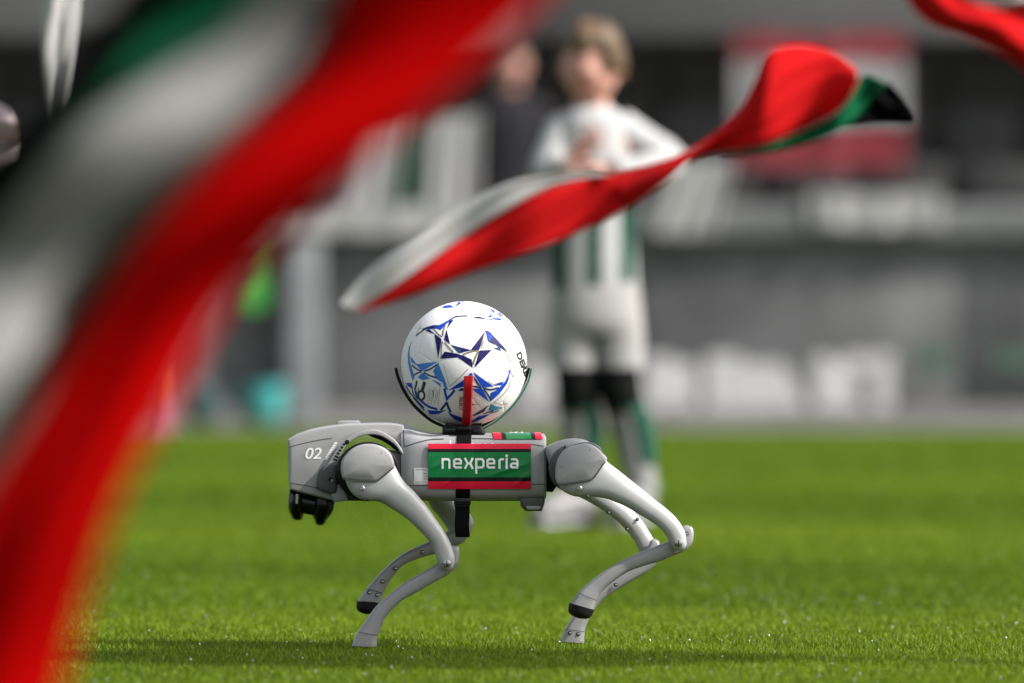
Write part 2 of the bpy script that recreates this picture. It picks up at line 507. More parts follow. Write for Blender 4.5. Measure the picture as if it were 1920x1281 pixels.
def grass_mat():
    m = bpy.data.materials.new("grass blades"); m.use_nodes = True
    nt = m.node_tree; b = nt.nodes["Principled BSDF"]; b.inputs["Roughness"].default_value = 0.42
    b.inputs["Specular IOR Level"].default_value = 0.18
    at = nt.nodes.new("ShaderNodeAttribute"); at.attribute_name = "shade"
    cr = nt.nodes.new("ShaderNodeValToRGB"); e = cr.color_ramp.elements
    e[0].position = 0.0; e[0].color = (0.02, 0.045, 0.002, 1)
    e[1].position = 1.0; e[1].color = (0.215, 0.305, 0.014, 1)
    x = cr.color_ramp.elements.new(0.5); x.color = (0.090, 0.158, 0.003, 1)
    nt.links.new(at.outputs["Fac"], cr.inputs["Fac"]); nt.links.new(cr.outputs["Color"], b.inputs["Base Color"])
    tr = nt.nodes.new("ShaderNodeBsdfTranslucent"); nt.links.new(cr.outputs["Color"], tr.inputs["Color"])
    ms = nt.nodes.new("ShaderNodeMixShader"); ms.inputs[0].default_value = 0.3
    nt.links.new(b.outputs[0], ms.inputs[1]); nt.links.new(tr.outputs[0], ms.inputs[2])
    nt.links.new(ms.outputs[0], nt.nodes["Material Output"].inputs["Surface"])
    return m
M['ground'] = ground_mat(); M['grass'] = grass_mat()
M['dew'] = mat("water drops", (0.75, 0.78, 0.78), 0.12, 0.6, 0.0)

# ------------------------------------------------------------------ the setting: pitch, grass, kerb
GZ = -0.02
def D(d): return d - DIST          # distance from the camera -> Y

v, f = box(-40, 40, -17, 80, GZ - 0.3, GZ)
tag(mk("pitch", v, f, M['ground'], smooth=False, origin=(0, 0, 0)), kind="structure")

def patches(x, y, sc_, seed):
    r = np.random.default_rng(seed); s = np.zeros_like(x)
    for i in range(7):
        a = r.uniform(0, 2 * math.pi); k = sc_ * (1.0 + i * 0.7)
        s += np.sin((x * math.cos(a) + y * math.sin(a)) * k + r.uniform(0, 6.28)) / (1 + i * 0.35)
    return s / 3.0

def grass(name, n, d0, d1, side, h, w, shade_mid, lean=0.5, power=1.0, sv=0.22, one=False):
    u = rng.random(n)
    d = (d0 ** power + u * (d1 ** power - d0 ** power)) ** (1 / power)
    half = d * 960 / FPX + side
    x = (rng.random(n) * 2 - 1) * half
    y = d - DIST
    hh = h * (0.55 + 0.6 * rng.random(n)) * (1 + 0.12 * patches(x, y, 9.0, 3))
    ww = w * (0.6 + 0.8 * rng.random(n))
    az = rng.random(n) * 2 * math.pi
    ax, ay = np.cos(az), np.sin(az)
    la = rng.random(n) * 2 * math.pi; ll = hh * lean * rng.random(n)
    lx, ly = np.cos(la) * ll, np.sin(la) * ll
    if side > 5:                                   # the outer turf starts where the denser turf ends
        keep = np.abs(x) > d * 960 / FPX + 0.30
        far = np.abs(x) > half; keep |= far | (d < 17.0)
        idx = np.nonzero(keep)[0]; n = len(idx)
        x, y, d, hh, ww, az, ax, ay, lx, ly = (q[idx] for q in (x, y, d, hh, ww, az, ax, ay, lx, ly))
    co = np.zeros((n, 5, 3))
    co[:, 0] = np.stack([x - ax * ww / 2, y - ay * ww / 2, np.full(n, GZ)], 1)
    co[:, 1] = np.stack([x + ax * ww / 2, y + ay * ww / 2, np.full(n, GZ)], 1)
    co[:, 2] = np.stack([x - ax * ww * .4 + lx * .35, y - ay * ww * .4 + ly * .35, GZ + hh * .6], 1)
    co[:, 3] = np.stack([x + ax * ww * .4 + lx * .35, y + ay * ww * .4 + ly * .35, GZ + hh * .6], 1)
    co[:, 4] = np.stack([x + lx, y + ly, GZ + hh], 1)
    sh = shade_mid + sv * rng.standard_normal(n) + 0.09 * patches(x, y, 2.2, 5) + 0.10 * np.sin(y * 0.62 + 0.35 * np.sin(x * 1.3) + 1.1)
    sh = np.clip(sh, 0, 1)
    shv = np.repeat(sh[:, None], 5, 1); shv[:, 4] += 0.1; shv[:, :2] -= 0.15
    b = (np.arange(n) * 5)[:, None]
    tri = np.concatenate([b + np.array([[0, 1, 3]]), b + np.array([[0, 3, 2]]), b + np.array([[2, 3, 4]])], 1).reshape(-1)
    if one:
        co = np.ascontiguousarray(co[:, [0, 1, 4]]); shv = np.ascontiguousarray(shv[:, [0, 1, 4]])
        tri = np.arange(n * 3)
    nv, nf = (3, 1) if one else (5, 3)
    me = bpy.data.meshes.new(name)
    me.vertices.add(n * nv); me.vertices.foreach_set("co", co.reshape(-1).astype(np.float32))
    me.loops.add(len(tri)); me.loops.foreach_set("vertex_index", tri.astype(np.int32))
    me.polygons.add(n * nf); me.polygons.foreach_set("loop_start", (np.arange(n * nf) * 3).astype(np.int32))
    me.update(calc_edges=True)
    at = me.attributes.new("shade", 'FLOAT', 'POINT'); at.data.foreach_set("value", np.clip(shv, 0, 1).reshape(-1).astype(np.float32))
    me.materials.append(M['grass'])
    o = bpy.data.objects.new(name, me); COL.objects.link(o)
    return tag(o, "short clipped green grass of the pitch", "grass", kind="stuff")

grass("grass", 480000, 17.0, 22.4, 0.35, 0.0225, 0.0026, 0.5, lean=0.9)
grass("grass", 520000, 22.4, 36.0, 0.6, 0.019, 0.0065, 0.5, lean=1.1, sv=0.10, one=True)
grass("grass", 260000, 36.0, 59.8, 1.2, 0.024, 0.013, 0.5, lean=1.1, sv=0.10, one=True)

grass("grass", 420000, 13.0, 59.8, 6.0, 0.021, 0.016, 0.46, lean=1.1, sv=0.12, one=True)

def droplets():
    mb_v, mb_f = [], []
    for _ in range(280):
        d = random.choice([random.uniform(17.8, 21.0), random.uniform(19.0, 24.0), random.uniform(18, 26)])
        x = random.uniform(-1, 1) * d * 0.047
        r = random.uniform(0.0006, 0.0019)
        z = GZ + random.uniform(0.018, 0.025)
        b = len(mb_v)
        v, f = ellipsoid((x, d - DIST, z), (r, r, r), 8, 6)
        mb_v += v; mb_f += [tuple(i + b for i in q) for q in f]
    o = mk("dew_drops", mb_v, mb_f, M['dew'], origin=(0, 0, 0))
    tag(o, "tiny bright water drops scattered on the grass tips", "water drops", kind="stuff")
droplets()

v, f = bevel_box(-30, 30, D(60.0), D(60.72), GZ - 0.1, 0.012, 0.01)
tag(mk("kerb", v, f, M['plinth'], origin=(0, 40, 0)), kind="structure")

# ------------------------------------------------------------------ barrier with its boards
YB = D(60.8)
def zB(py, Y=YB): return P(0, py, Y).z
def xB(px, Y=YB): return P(px, 0, Y).x

bar = thing("perimeter_barrier", (0, YB, 0.0), "long grey perimeter barrier with white blurred lettering behind the robot dog", "barrier")
v, f = bevel_box(-20, 20, YB - 0.03, YB + 0.1, GZ, zB(764), 0.008)
mk("plinth", v, f, M['plinth'], bar)
for i in range(14):
    x0 = -14 + i * 2.0 + 0.4
    v, f = bevel_box(x0, x0 + 1.992, YB, YB + 0.08, zB(764), zB(455), 0.004)
    mk("panel", v, f, M['board'], bar)
v, f = bevel_box(-20, 20, YB - 0.10, YB + 0.22, zB(448), zB(384), 0.02, 3)
mk("top_rail", v, f, M['cap'], bar)
v, f = bevel_box(xB(537), xB(603), YB - 0.14, YB - 0.02, GZ, zB(449), 0.015, 3)
mk("post", v, f, M['post'], bar)
v, f = bevel_box(xB(537) - 7.3, xB(603) - 7.3, YB - 0.14, YB - 0.02, GZ, zB(449), 0.015, 3)
mk("post", v, f, M['post'], bar)

def letter(strokes, w=20):
    mb = MB()
    strokes = [[(p[0], 728 + (p[1] - 728) * 1.25) for p in st] for st in strokes]; w = w * 1.5
    for i, st in enumerate(strokes):
        v2, q = ribbon(st, w)
        fr = [P(p[0], p[1], YB - 0.006 - i * 0.0006) for p in v2]
        bk = [P(p[0], p[1], YB + 0.001) for p in v2]
        n = len(fr); k = n // 2
        faces = [t for t in q]
        loop = list(range(k)) + list(range(n - 1, k - 1, -1))
        faces += [(loop[j], loop[(j + 1) % n], loop[(j + 1) % n] + n, loop[j] + n) for j in range(n)]
        mb.add(fr + bk, faces)
    o = mb.mk("lettering", M['board_print'], bar, smooth=False)
for s, w in (([[(1000, 690), (1000, 765)], [(1000, 700), (1030, 735)]], 26),
             ([[(1235, 680), (1235, 765)], [(1222, 722), (1262, 722)], [(1255, 690), (1255, 750)]], 34),
             ([[(1290, 690), (1290, 770), (1320, 770)]], 18),
             ([[(1340, 770), (1340, 690), (1372, 690), (1372, 770)]], 20),
             ([[(1400, 690), (1400, 770), (1432, 770), (1432, 690)], [(1416, 700), (1416, 760)]], 22),
             ([[(1460, 690), (1460, 770)], [(1462, 700), (1500, 765)]], 20),
             ([[(1545, 680), (1545, 775)], [(1560, 690), (1562, 765)]], 24),
             ([[(1588, 690), (1588, 762)], [(1585, 690), (1632, 690)], [(1588, 762), (1612, 762)]], 22),
             ([[(1655, 770), (1655, 690), (1640, 690)]], 24)):
    letter(s, w)
# dull green traces on the board further right
for x0, x1, y0, y1 in ((1720, 1790, 655, 690), (1865, 1935, 655, 690)):
    v, f = bevel_box(xB(x0), xB(x1), YB - 0.006, YB + 0.001, zB(y1), zB(y0), 0.001, 1)
    mk("green_mark", v, f, mat("dull green print", (0.05, 0.1, 0.07), 0.6), bar)

def sheet(px0, px1, py0, py1, Y, m, name, label, cat, group=None, lean=0.0):
    """a cloth hung over the rail, with shallow folds and real thickness"""
    nx, ny = 22, 10
    fr, bk = [], []
    for j in range(ny + 1):
        for i in range(nx + 1):
            a, b = i / nx, j / ny
            p = P(px0 + (px1 - px0) * a + lean * (1 - b) , py0 + (py1 - py0) * b, Y)
            d = 0.012 * math.sin(a * 17 + b * 2) * (0.3 + b) + 0.008 * math.sin(a * 31)
            fr.append((p.x, p.y + d, p.z + 0.006 * math.sin(a * 9))); bk.append((p.x, p.y + d + 0.004, p.z + 0.006 * math.sin(a * 9)))
    n = len(fr); f = []
    for j in range(ny):
        for i in range(nx):
            q = j * (nx + 1) + i
            f.append((q, q + 1, q + nx + 2, q + nx + 1)); f.append((q + n, q + nx + 1 + n, q + nx + 2 + n, q + 1 + n))
    edge = [i for i in range(nx + 1)] + [(j + 1) * (nx + 1) - 1 for j in range(1, ny + 1)] + [ny * (nx + 1) + i for i in range(nx - 1, -1, -1)] + [j * (nx + 1) for j in range(ny - 1, 0, -1)]
    f += [(edge[k], edge[(k + 1) % len(edge)], edge[(k + 1) % len(edge)] + n, edge[k] + n) for k in range(len(edge))]
    o = mk(name, fr + bk, f, m)
    if label: tag(o, label, cat, group)
    return o

sheet(1520, 1765, 362, 428, YB - 0.13, M['sheet'], "cloth", "narrow white cloth hung along the grey rail right of the boy", "cloth")
sheet(1215, 1335, 300, 440, YB - 0.13, M['sheet'], "cloth", "large white cloth on the rail directly behind the boy's elbow", "cloth", lean=40)
sheet(520, 930, 385, 440, YB - 0.13, M['sheet'], "cloth", "long pale cloth along the rail above the grey post", "cloth")

bn = thing("banner", P(760, 330, YB + 0.3), "white banner with a dark green stripe standing behind the rail left of the boy", "banner")
for x0, x1, m_, ln, nm in ((620, 728, 'sheet', 26, "white_panel"), (729, 791, 'sheet_green', 0, "green_stripe"), (792, 892, 'sheet', 8, "white_panel")):
    o = sheet(x0, x1, 215, 430, YB + 0.3, M[m_], nm, None, None, lean=ln)
    loc = o.location.copy(); o.parent = bn; o.location = loc - WORLD[bn]; WORLD[o] = loc

sg = thing("banner", P(1540, 200, D(62.0)), "red and white banner hung in the dark stand behind the twisted flag", "banner")
for y0, y1, m_, nm in ((62, 112, 'sign_red', "red_band"), (113, 232, 'sheet', "white_panel"), (233, 318, 'sign_red', "red_band")):
    o = sheet(1378, 1700, y0, y1, D(62.0), M[m_], nm, None, None)
    loc = o.location.copy(); o.parent = sg; o.location = loc - WORLD[sg]; WORLD[o] = loc

# ------------------------------------------------------------------ stand
def struct_box(name, x0, x1, y0, y1, z0, z1, m, b=0.02):
    v, f = bevel_box(x0, x1, y0, y1, z0, z1, b)
    return tag(mk(name, v, f, m), kind="structure")
for i in range(5):
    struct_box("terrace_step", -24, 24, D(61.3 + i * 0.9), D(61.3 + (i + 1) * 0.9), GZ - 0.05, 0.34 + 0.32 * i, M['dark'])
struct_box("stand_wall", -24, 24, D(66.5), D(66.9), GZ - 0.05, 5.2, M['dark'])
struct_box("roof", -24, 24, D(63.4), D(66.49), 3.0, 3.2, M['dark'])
fa = thing("upper_tier_front", P(960, 30, D(63.3)), "grey concrete front of the upper tier above the dark stand", "balcony front")
zf = P(0, 72, D(63.2)).z
for i in range(12):
    v, f = bevel_box(-24 + i * 4 + 0.006, -20 + i * 4 - 0.006, D(63.2), D(63.39), zf, 3.4, 0.015)
    mk("panel", v, f, M['fascia'], fa)

net = thing("safety_net", (0, D(61.12), 1.2), "tall grey ball-stop net stretched above the barrier before the dark stand", "net")
nb = MB()
zn0, zn1, pit, cw = 1.2, 3.0, .078, .0017
hn = zn1 - zn0; run = hn * .62
for sg in (1, -1):
    for i in range(int((8.4 + run) / pit)):
        x = -4.2 - run / 2 + i * pit
        a = Vector((x, D(61.12) + .004 * sg, zn0)) if sg > 0 else Vector((x + run, D(61.12) + .004 * sg, zn0))
        b = Vector((x + run if sg > 0 else x, a.y, zn1))
        o = [Vector((cw, 0, 0)), Vector((0, cw, 0)), Vector((-cw, 0, 0)), Vector((0, -cw, 0))]
        nb.add([a + q for q in o] + [b + q for q in o], [(k, (k + 1) % 4, (k + 1) % 4 + 4, k + 4) for k in range(4)])
tag(nb.mk("netting", M['net_cord'], net, smooth=False), kind="stuff")
for x in (-4.3, 4.3):
    v, f = tube([(x, D(61.16), .34), (x, D(61.16), 3.05)], .03, 12, smooth=False); mk("post", v, f, M['post'], net)
v, f = tube([(-4.3, D(61.14), 3.02), (4.3, D(61.14), 3.02)], .012, 10, smooth=False); mk("top_cord", v, f, M['post'], net)

def seat_proto():
    r = thing("stadium_seat", (0, 0, 0), "empty dark grey seat in the rows of the dark stand", "seat", "seats in rows of the stand")
    v, f = bevel_box(-0.2, 0.2, -0.2, 0.2, 0.36, 0.41, 0.02)
    mk("seat", v, f, M['seat_plastic'], r)
    v, f = bevel_box(-0.2, 0.2, 0.18, 0.23, 0.40, 0.78, 0.02, 3)
    mk("backrest", v, f, M['seat_plastic'], r)
    v, f = bevel_box(-0.05, 0.05, 0.02, 0.16, 0.0, 0.36, 0.01)
    mk("leg", v, f, M['black'], r)
    return r
def copy_tree(o, parent=None):
    c = o.copy(); COL.objects.link(c)
    if parent: c.parent = parent
    for ch in list(o.children): copy_tree(ch, c)
    return c
seat0 = seat_proto(); first = True
for row in range(1, 4):
    for i in range(13):
        x = -3.2 + i * 0.53 + (row % 2) * 0.1
        if row == 1 and -0.5 < x < 0.6: continue
        s = seat0 if first else copy_tree(seat0)
        first = False
        s.location = (x, D(61.3 + (row + 0.5) * 0.9), 0.34 + 0.32 * row)

# ------------------------------------------------------------------ small things along the barrier
def tub(px0, px1, py0, py1, Y, body, rim, name, label):
    a, b = P(px0, py0, Y), P(px1, py1, Y)
    cx, r, zt, zb = (a.x + b.x) / 2, (b.x - a.x) / 2, a.z, b.z
    h = zt - zb
    root = thing(name, (cx, Y, zb), label, "tub", "plastic tubs on the grass edge")
    prof = [(0.05, 0), (0.55, 0.02), (0.82, 0.16), (0.95, 0.4), (1, 0.55)]
    rings = [[(cx + r * q * math.cos(t * math.pi / 12), Y + r * q * math.sin(t * math.pi / 12), zb + h * z) for t in range(24)] for q, z in prof]
    v, f = rings_to_mesh(rings); mk("lower_shell", v, f, M[rim], root)
    prof = [(1.01, 0.56), (1.02, 0.7), (1.03, 1.0), (0.97, 1.0), (0.95, 0.6)]
    rings = [[(cx + r * q * math.cos(t * math.pi / 12), Y + r * q * math.sin(t * math.pi / 12), zb + h * z) for t in range(24)] for q, z in prof]
    v, f = rings_to_mesh(rings); mk("upper_shell", v, f, M[body], root)
    return root
tub(455, 535, 720, 800, D(59.5), 'cyan', 'cyan_rim', "tub", "bright cyan round-bottomed tub before the grey post")
tub(345, 412, 727, 800, D(59.5), 'slate_teal', 'slate_teal', "tub", "dull teal tub next to the bright cyan one")

bib = thing("bib", P(467, 540, YB - 0.15), "bright green bib hung on the barrier left of the grey post", "bib")
bv = [(453, 578), (492, 578), (495, 545), (490, 510), (485, 494), (480, 502), (470, 502), (466, 494), (453, 514), (447, 545)]
v, f = slab(bv, YB - 0.16, YB - 0.13, 0.008, 0.008, 3); mk("cloth", v, f, M['lime'], bib)
v, f = tube([P(466, 490, YB - 0.145), P(470, 470, YB - 0.14), P(475, 452, YB - 0.10)], 0.008); mk("strap", v, f, M['lime'], bib)
v, f = tube([P(490, 490, YB - 0.145), P(484, 470, YB - 0.14), P(479, 452, YB - 0.10)], 0.008); mk("strap", v, f, M['lime'], bib)

cn = thing("marker_cone", P(285, 805, D(58.0)), "slim orange and pink marker half hidden by the red flag", "marker")
c0 = P(287, 806, D(58.0)); c1 = P(287, 680, D(58.0))
hz = c1.z - c0.z
def cyl_rows(rows, m, nm):
    rings = [[(c0.x + r * math.cos(t * math.pi / 10), c0.y + r * math.sin(t * math.pi / 10), c0.z + hz * z) for t in range(20)] for r, z in rows]
    v, f = rings_to_mesh(rings); mk(nm, v, f, M[m], cn)
cyl_rows([(0.09, 0), (0.09, 0.04), (0.062, 0.06), (0.05, 0.5)], 'pink', "lower_body")
cyl_rows([(0.049, 0.505), (0.03, 0.96), (0.02, 1.0)], 'orange', "upper_body")

# ------------------------------------------------------------------ people
def skin_geo(joints, edges, root=0, sub=2):
    """joints: list of (x,y,z,r) -> evaluated skinned mesh (verts, faces)"""
    me = bpy.data.meshes.new("sk")
    me.from_pydata([j[:3] for j in joints], edges, [])
    o = bpy.data.objects.new("sk", me); COL.objects.link(o)
    md = o.modifiers.new("s", 'SKIN'); md.use_smooth_shade = True
    for i, j in enumerate(joints):
        sv = me.skin_vertices[0].data[i]
        r = j[3]
        sv.radius = (r, r) if not hasattr(r, "__len__") else r
        sv.use_root = (i == root)
    sb = o.modifiers.new("b", 'SUBSURF'); sb.levels = sub
    dg = bpy.context.evaluated_depsgraph_get()
    m2 = bpy.data.meshes.new_from_object(o.evaluated_get(dg))
    v = [x.co.copy() for x in m2.vertices]; f = [tuple(p.vertices) for p in m2.polygons]
    bpy.data.objects.remove(o); bpy.data.meshes.remove(me); bpy.data.meshes.remove(m2)
    return v, f

def hand_geo(wrist, tip_dir, side, palm_n, L):
    """palm plus five separate bent fingers; returns chains merged in one mesh"""
    w = Vector(wrist); t = Vector(tip_dir).normalized(); s = Vector(side); s = (s - t * s.dot(t)).normalized()
    n = t.cross(s)
    if n.dot(Vector(palm_n)) < 0: n = -n
    mb = MB()
    pj = [(*(w - t * L * .12), L * .13), (*(w + t * L * .12), (L * .2, L * .11)), (*(w + t * L * .42), (L * .24, L * .11)), (*(w + t * L * .52), (L * .2, L * .09))]
    mb.add(*skin_geo([tuple(p) for p in pj], [(0, 1), (1, 2), (2, 3)], 0, 1))
    for k, (o, ln) in enumerate(((-.2, .40), (-.07, .48), (.07, .45), (.19, .36))):
        a = w + t * L * .42 + s * L * o
        b = a + t * L * ln * .5 + n * L * .03
        c = b + (t * .75 + n * .55).normalized() * L * ln * .35
        d = c + (t * .4 + n * .85).normalized() * L * ln * .25
        r = L * .055
        mb.add(*skin_geo([(*a, r), (*b, r * .95), (*c, r * .85), (*d, r * .65)], [(0, 1), (1, 2), (2, 3)], 0, 1))
    a = w + t * L * .12 - s * L * .14; b = a + (t * .6 - s * .75 + n * .2).normalized() * L * .24; c = b + (t * .9 - s * .25 + n * .35).normalized() * L * .2
    mb.add(*skin_geo([(*a, L * .08), (*b, L * .07), (*c, L * .05)], [(0, 1), (1, 2)], 0, 1))
    return mb

def head_geo(c, hr, yaw=0.0):
    """head with brow, cheeks, jaw and nose; c centre, hr half height"""
    R = Matrix.Rotation(yaw, 3, 'Z')
    def fn(d):
        s = 1.0
        fr = max(0, -d.y)
        if d.z < -0.15: s *= 1 - 0.16 * min(1, (-0.15 - d.z)) * (1 - 0.5 * fr)
        s += 0.20 * fr ** 14 * math.exp(-((d.z + 0.12) / 0.16) ** 2)       # nose
        s -= 0.05 * fr ** 2 * math.exp(-((d.z - 0.08) / 0.10) ** 2) * (1 - math.exp(-(d.x / 0.18) ** 2))
        s += 0.05 * fr ** 4 * math.exp(-((d.z + 0.62) / 0.14) ** 2)
        return s
    v, f = ellipsoid((0, 0, 0), (hr * .70, hr * .80, hr), 40, 28, fn)
    return [Vector(c) + R @ p for p in v], f

def face_parts(body, c, hr, yaw, m_hair, hair_fn):
    R = Matrix.Rotation(yaw, 3, 'Z'); c = Vector(c)
    for sx in (-1, 1):
        q = c + R @ Vector((sx * hr * .27, -hr * .70, hr * .06))
        v, f = ellipsoid(q, (hr * .085, hr * .05, hr * .045), 12, 8); mk("eye", v, f, M['eye'], body)
        q = c + R @ Vector((sx * hr * .27, -hr * .73, hr * .2))
        v, f = ellipsoid(q, (hr * .13, hr * .04, hr * .018), 12, 8); mk("eyebrow", v, f, M['brow'], body)
        q = c + R @ Vector((sx * hr * .70, hr * .05, -hr * .02))
        v, f = ellipsoid(q, (hr * .07, hr * .14, hr * .22), 12, 8); mk("ear", v, f, M['skin'], body)
    q = c + R @ Vector((0, -hr * .72, -hr * .42))
    v, f = ellipsoid(q, (hr * .22, hr * .07, hr * .05), 14, 8); mk("mouth", v, f, M['lip'], body)
    mb = MB()
    v, f = ellipsoid((0, 0, 0), (hr * .80, hr * .92, hr * 1.04), 44, 30, hair_fn)
    mb.add([c + R @ p for p in v], f)
    mb.mk("hair", M[m_hair], body, sharp=None)

# the boy -----------------------------------------------------------------
YK = D(31.6); SK = 1.0 / (FPX / 31.6)
def K(px, py, dy=0.0): return Vector(((px - 960) * SK, YK + dy, CAM_H - (py - HORIZON) * SK))
boy = thing("person", K(1115, 985), "blond boy in white and green striped kit standing behind the robot dog", "person")
J = []
def j(px, py, dy, r):
    J.append((*K(px, py, dy), r)); return len(J) - 1
pel = j(1115, 535, 0, (.105, .075)); wai = j(1113, 440, 0, (.095, .07)); che = j(1113, 310, 0, (.115, .075)); nec0 = j(1110, 222, 0, .055)
nec = j(1107, 190, -.005, .045); hd0 = j(1106, 150, -.01, .06)
shL = j(1052, 240, 0, .052); elL = j(1022, 330, -.05, .036); wrL = j(1072, 300, -.15, .026)
shR = j(1178, 240, 0, .052); elR = j(1268, 300, -.03, .036); wrR = j(1135, 322, -.15, .026)
hiL = j(1075, 560, 0, .085); knL = j(1082, 715, -.02, .055); caL = j(1088, 800, .015, .050); anL = j(1085, 925, 0, .034); toL = j(1062, 975, -.05, .022)
hiR = j(1160, 560, 0, .085); knR = j(1158, 715, -.02, .055); caR = j(1180, 800, .015, .050); anR = j(1207, 920, 0, .034); toR = j(1195, 972, -.05, .022)
ed = [(pel, wai), (wai, che), (che, nec0), (nec0, nec), (nec, hd0), (che, shL), (shL, elL), (elL, wrL), (che, shR), (shR, elR), (elR, wrR),
      (pel, hiL), (hiL, knL), (knL, caL), (caL, anL), (anL, toL), (pel, hiR), (hiR, knR), (knR, caR), (caR, anR), (anR, toR)]
body = MB().add(*skin_geo(J, ed, pel))
HB = K(1108, 130, -.015); HRB = 0.112
body.add(*head_geo(HB, HRB, -0.12))
for wr, el, sd in ((wrL, elL, 1), (wrR, elR, -1)):
    a, b = Vector(J[wr][:3]), Vector(J[el][:3])
    h = hand_geo(a + (a - b).normalized() * .012, (a - b) + Vector((0, -.03, .05)), (0, 0, 1), (0, 1, -.3), .145)
    body.add(h.v, h.f)
bo = body.mk("body", M['skin'], boy, sharp=None)
def boy_hair(d):
    n = 0.035 * math.sin(9 * d.x + 4 * d.z) + 0.03 * math.sin(15 * d.y + 7 * d.z + 2) + 0.02 * math.sin(23 * d.x - 11 * d.y)
    keep = 1.10 + n + 0.10 * max(0, d.z)
    side = d.x > 0.62 and d.z > -0.1
    if d.y < 0.1 and d.z < 0.46 + 0.08 * math.sin(7 * d.x) and not side: return 0.72
    if d.z < -0.25: return 0.72
    return keep
face_parts(boy, HB, HRB, -0.12, 'hair', boy_hair)

def ringsk(rows, n=30, ex=2.4):
    rr = [(K(px, py, dy).x, YK + dy, K(px, py, dy).z, rx * SK, ry) for px, py, dy, rx, ry in rows]
    return vloft(rr, n, ex)
shirt = MB().add(*ringsk([(1108, 200, 0, 34, .055), (1110, 212, 0, 52, .07), (1112, 228, 0, 65, .082), (1113, 270, 0, 69, .09), (1114, 340, 0, 70, .095), (1114, 430, 0, 75, .104), (1115, 500, 0, 79, .108), (1115, 545, 0, 81, .108)]))
mk("jersey", shirt.v, shirt.f, M['jersey'], boy, origin=K(1115, 400))
v, f = tube([K(1062, 232, 0), K(1044, 275, -.02), K(1028, 325, -.055), K(1050, 322, -.11), K(1066, 304, -.145)], [.052, .052, .050, .044, .034], 14); mk("sleeve", v, f, M['sleeve'], boy)
v, f = tube([K(1158, 240, 0), K(1202, 268, -.01), K(1252, 300, -.035), K(1222, 318, -.09), K(1152, 321, -.145)], [.056, .052, .048, .044, .034], 14); mk("sleeve", v, f, M['sleeve'], boy)
sh = MB().add(*ringsk([(1117, 528, 0, 80, .105), (1117, 560, 0, 84, .115), (1117, 600, 0, 87, .12), (1117, 625, 0, 84, .11)]))
sh.add(*ringsk([(1078, 590, 0, 46, .10), (1076, 640, 0, 48, .095), (1074, 690, -.01, 46, .085)]))
sh.add(*ringsk([(1158, 590, 0, 46, .10), (1160, 640, 0, 48, .095), (1162, 690, -.01, 44, .085)]))
sh.mk("shorts", M['shorts'], boy)
for pts in (((1080, 672, -.015), (1083, 720, -.022), (1086, 764, -.004)), ((1158, 672, -.015), (1160, 720, -.022), (1171, 764, -.004))):
    v, f = tube([K(*p) for p in pts], [.060, .060, .056], 16); mk("legging", v, f, M['legging'], boy)
    a = K(*pts[2]); v, f = tube([a + Vector((0, 0, .012)), a + Vector((0, 0, -.012))], [.0585, .058], 16, smooth=False); mk("legging_hem", v, f, M['sock_green'], boy)
for k, pts in enumerate((((1086, 772, 0), (1089, 810, .014), (1087, 870, .008), (1084, 935, 0)), ((1173, 772, 0), (1183, 810, .014), (1196, 870, .008), (1208, 930, 0)))):
    v, f = tube([K(*p) for p in pts], [.054, .056, .046, .042], 16); mk("sock", v, f, M['sock'], boy)
    q = [K(p[0] + 17, p[1], p[2] - .018) for p in pts[:3]]
    v, f = tube(q, [.036, .04, .031], 14); mk("sock_patch", v, f, M['sock_green'], boy)
def shoe(heel, toe):
    a, b = K(*heel), K(*toe); d = (b - a); mb = MB()
    pts = [a + d * t + Vector((0, 0, z)) for t, z in ((-.12, .04), (.1, .05), (.45, .045), (.8, .03), (1.0, .022))]
    mb.add(*tube(pts, [.034, .056, .05, .044, .026], 16)); mb.mk("shoe", M['shoe'], boy)
    pts = [a + d * t + Vector((0, 0, .0)) for t in (-.1, .2, .6, 1.0)]
    rings = []
    v, f = strip(catmull(pts, 4), lambda i: (0, 0, 1), .075, .022, Vector((-d.y, d.x, 0)).normalized()); mk("sole", v, f, M['sole'], boy)
shoe((1098, 978, .03), (1005, 984, -.10)); shoe((1200, 976, .03), (1150, 986, -.15))

# the adult behind the barrier ---------------------------------------------
YA = D(61.75); SA = 1.0 / (FPX / 61.75)
def A_(px, py, dy=0.0): return Vector(((px - 960) * SA, YA + dy, CAM_H - (py - HORIZON) * SA))
man = thing("person", (A_(955, 0).x, YA, 0.34), "person in dark clothes standing in the stand behind the barrier", "person")
zt = A_(955, 82).z; base = 0.34; Hh = zt - base; cx = A_(955, 0).x
J = []
def ja(x, z, dy, r):
    J.append((cx + x * Hh, YA + dy, base + z * Hh, r)); return len(J) - 1
p0 = ja(0, .52, 0, (.16, .11)); p1 = ja(0, .64, 0, (.15, .11)); p2 = ja(0, .76, 0, (.18, .12)); p3 = ja(0, .83, 0, .07); p4 = ja(0, .87, 0, .06); p5 = ja(0, .90, 0, .08)
sl = ja(-.10, .79, 0, .05); e_l = ja(-.14, .62, .02, .055); w_l = ja(-.12, .48, -.05, .04)
sr = ja(.10, .79, 0, .05); e_r = ja(.14, .62, .02, .055); w_r = ja(.12, .48, -.05, .04)
h_l = ja(-.055, .49, 0, .12); k_l = ja(-.06, .27, -.01, .075); a_l = ja(-.06, .04, .02, .05); t_l = ja(-.07, .02, -.12, .04)
h_r = ja(.055, .49, 0, .12); k_r = ja(.06, .27, -.01, .075); a_r = ja(.06, .04, .02, .05); t_r = ja(.07, .02, -.12, .04)
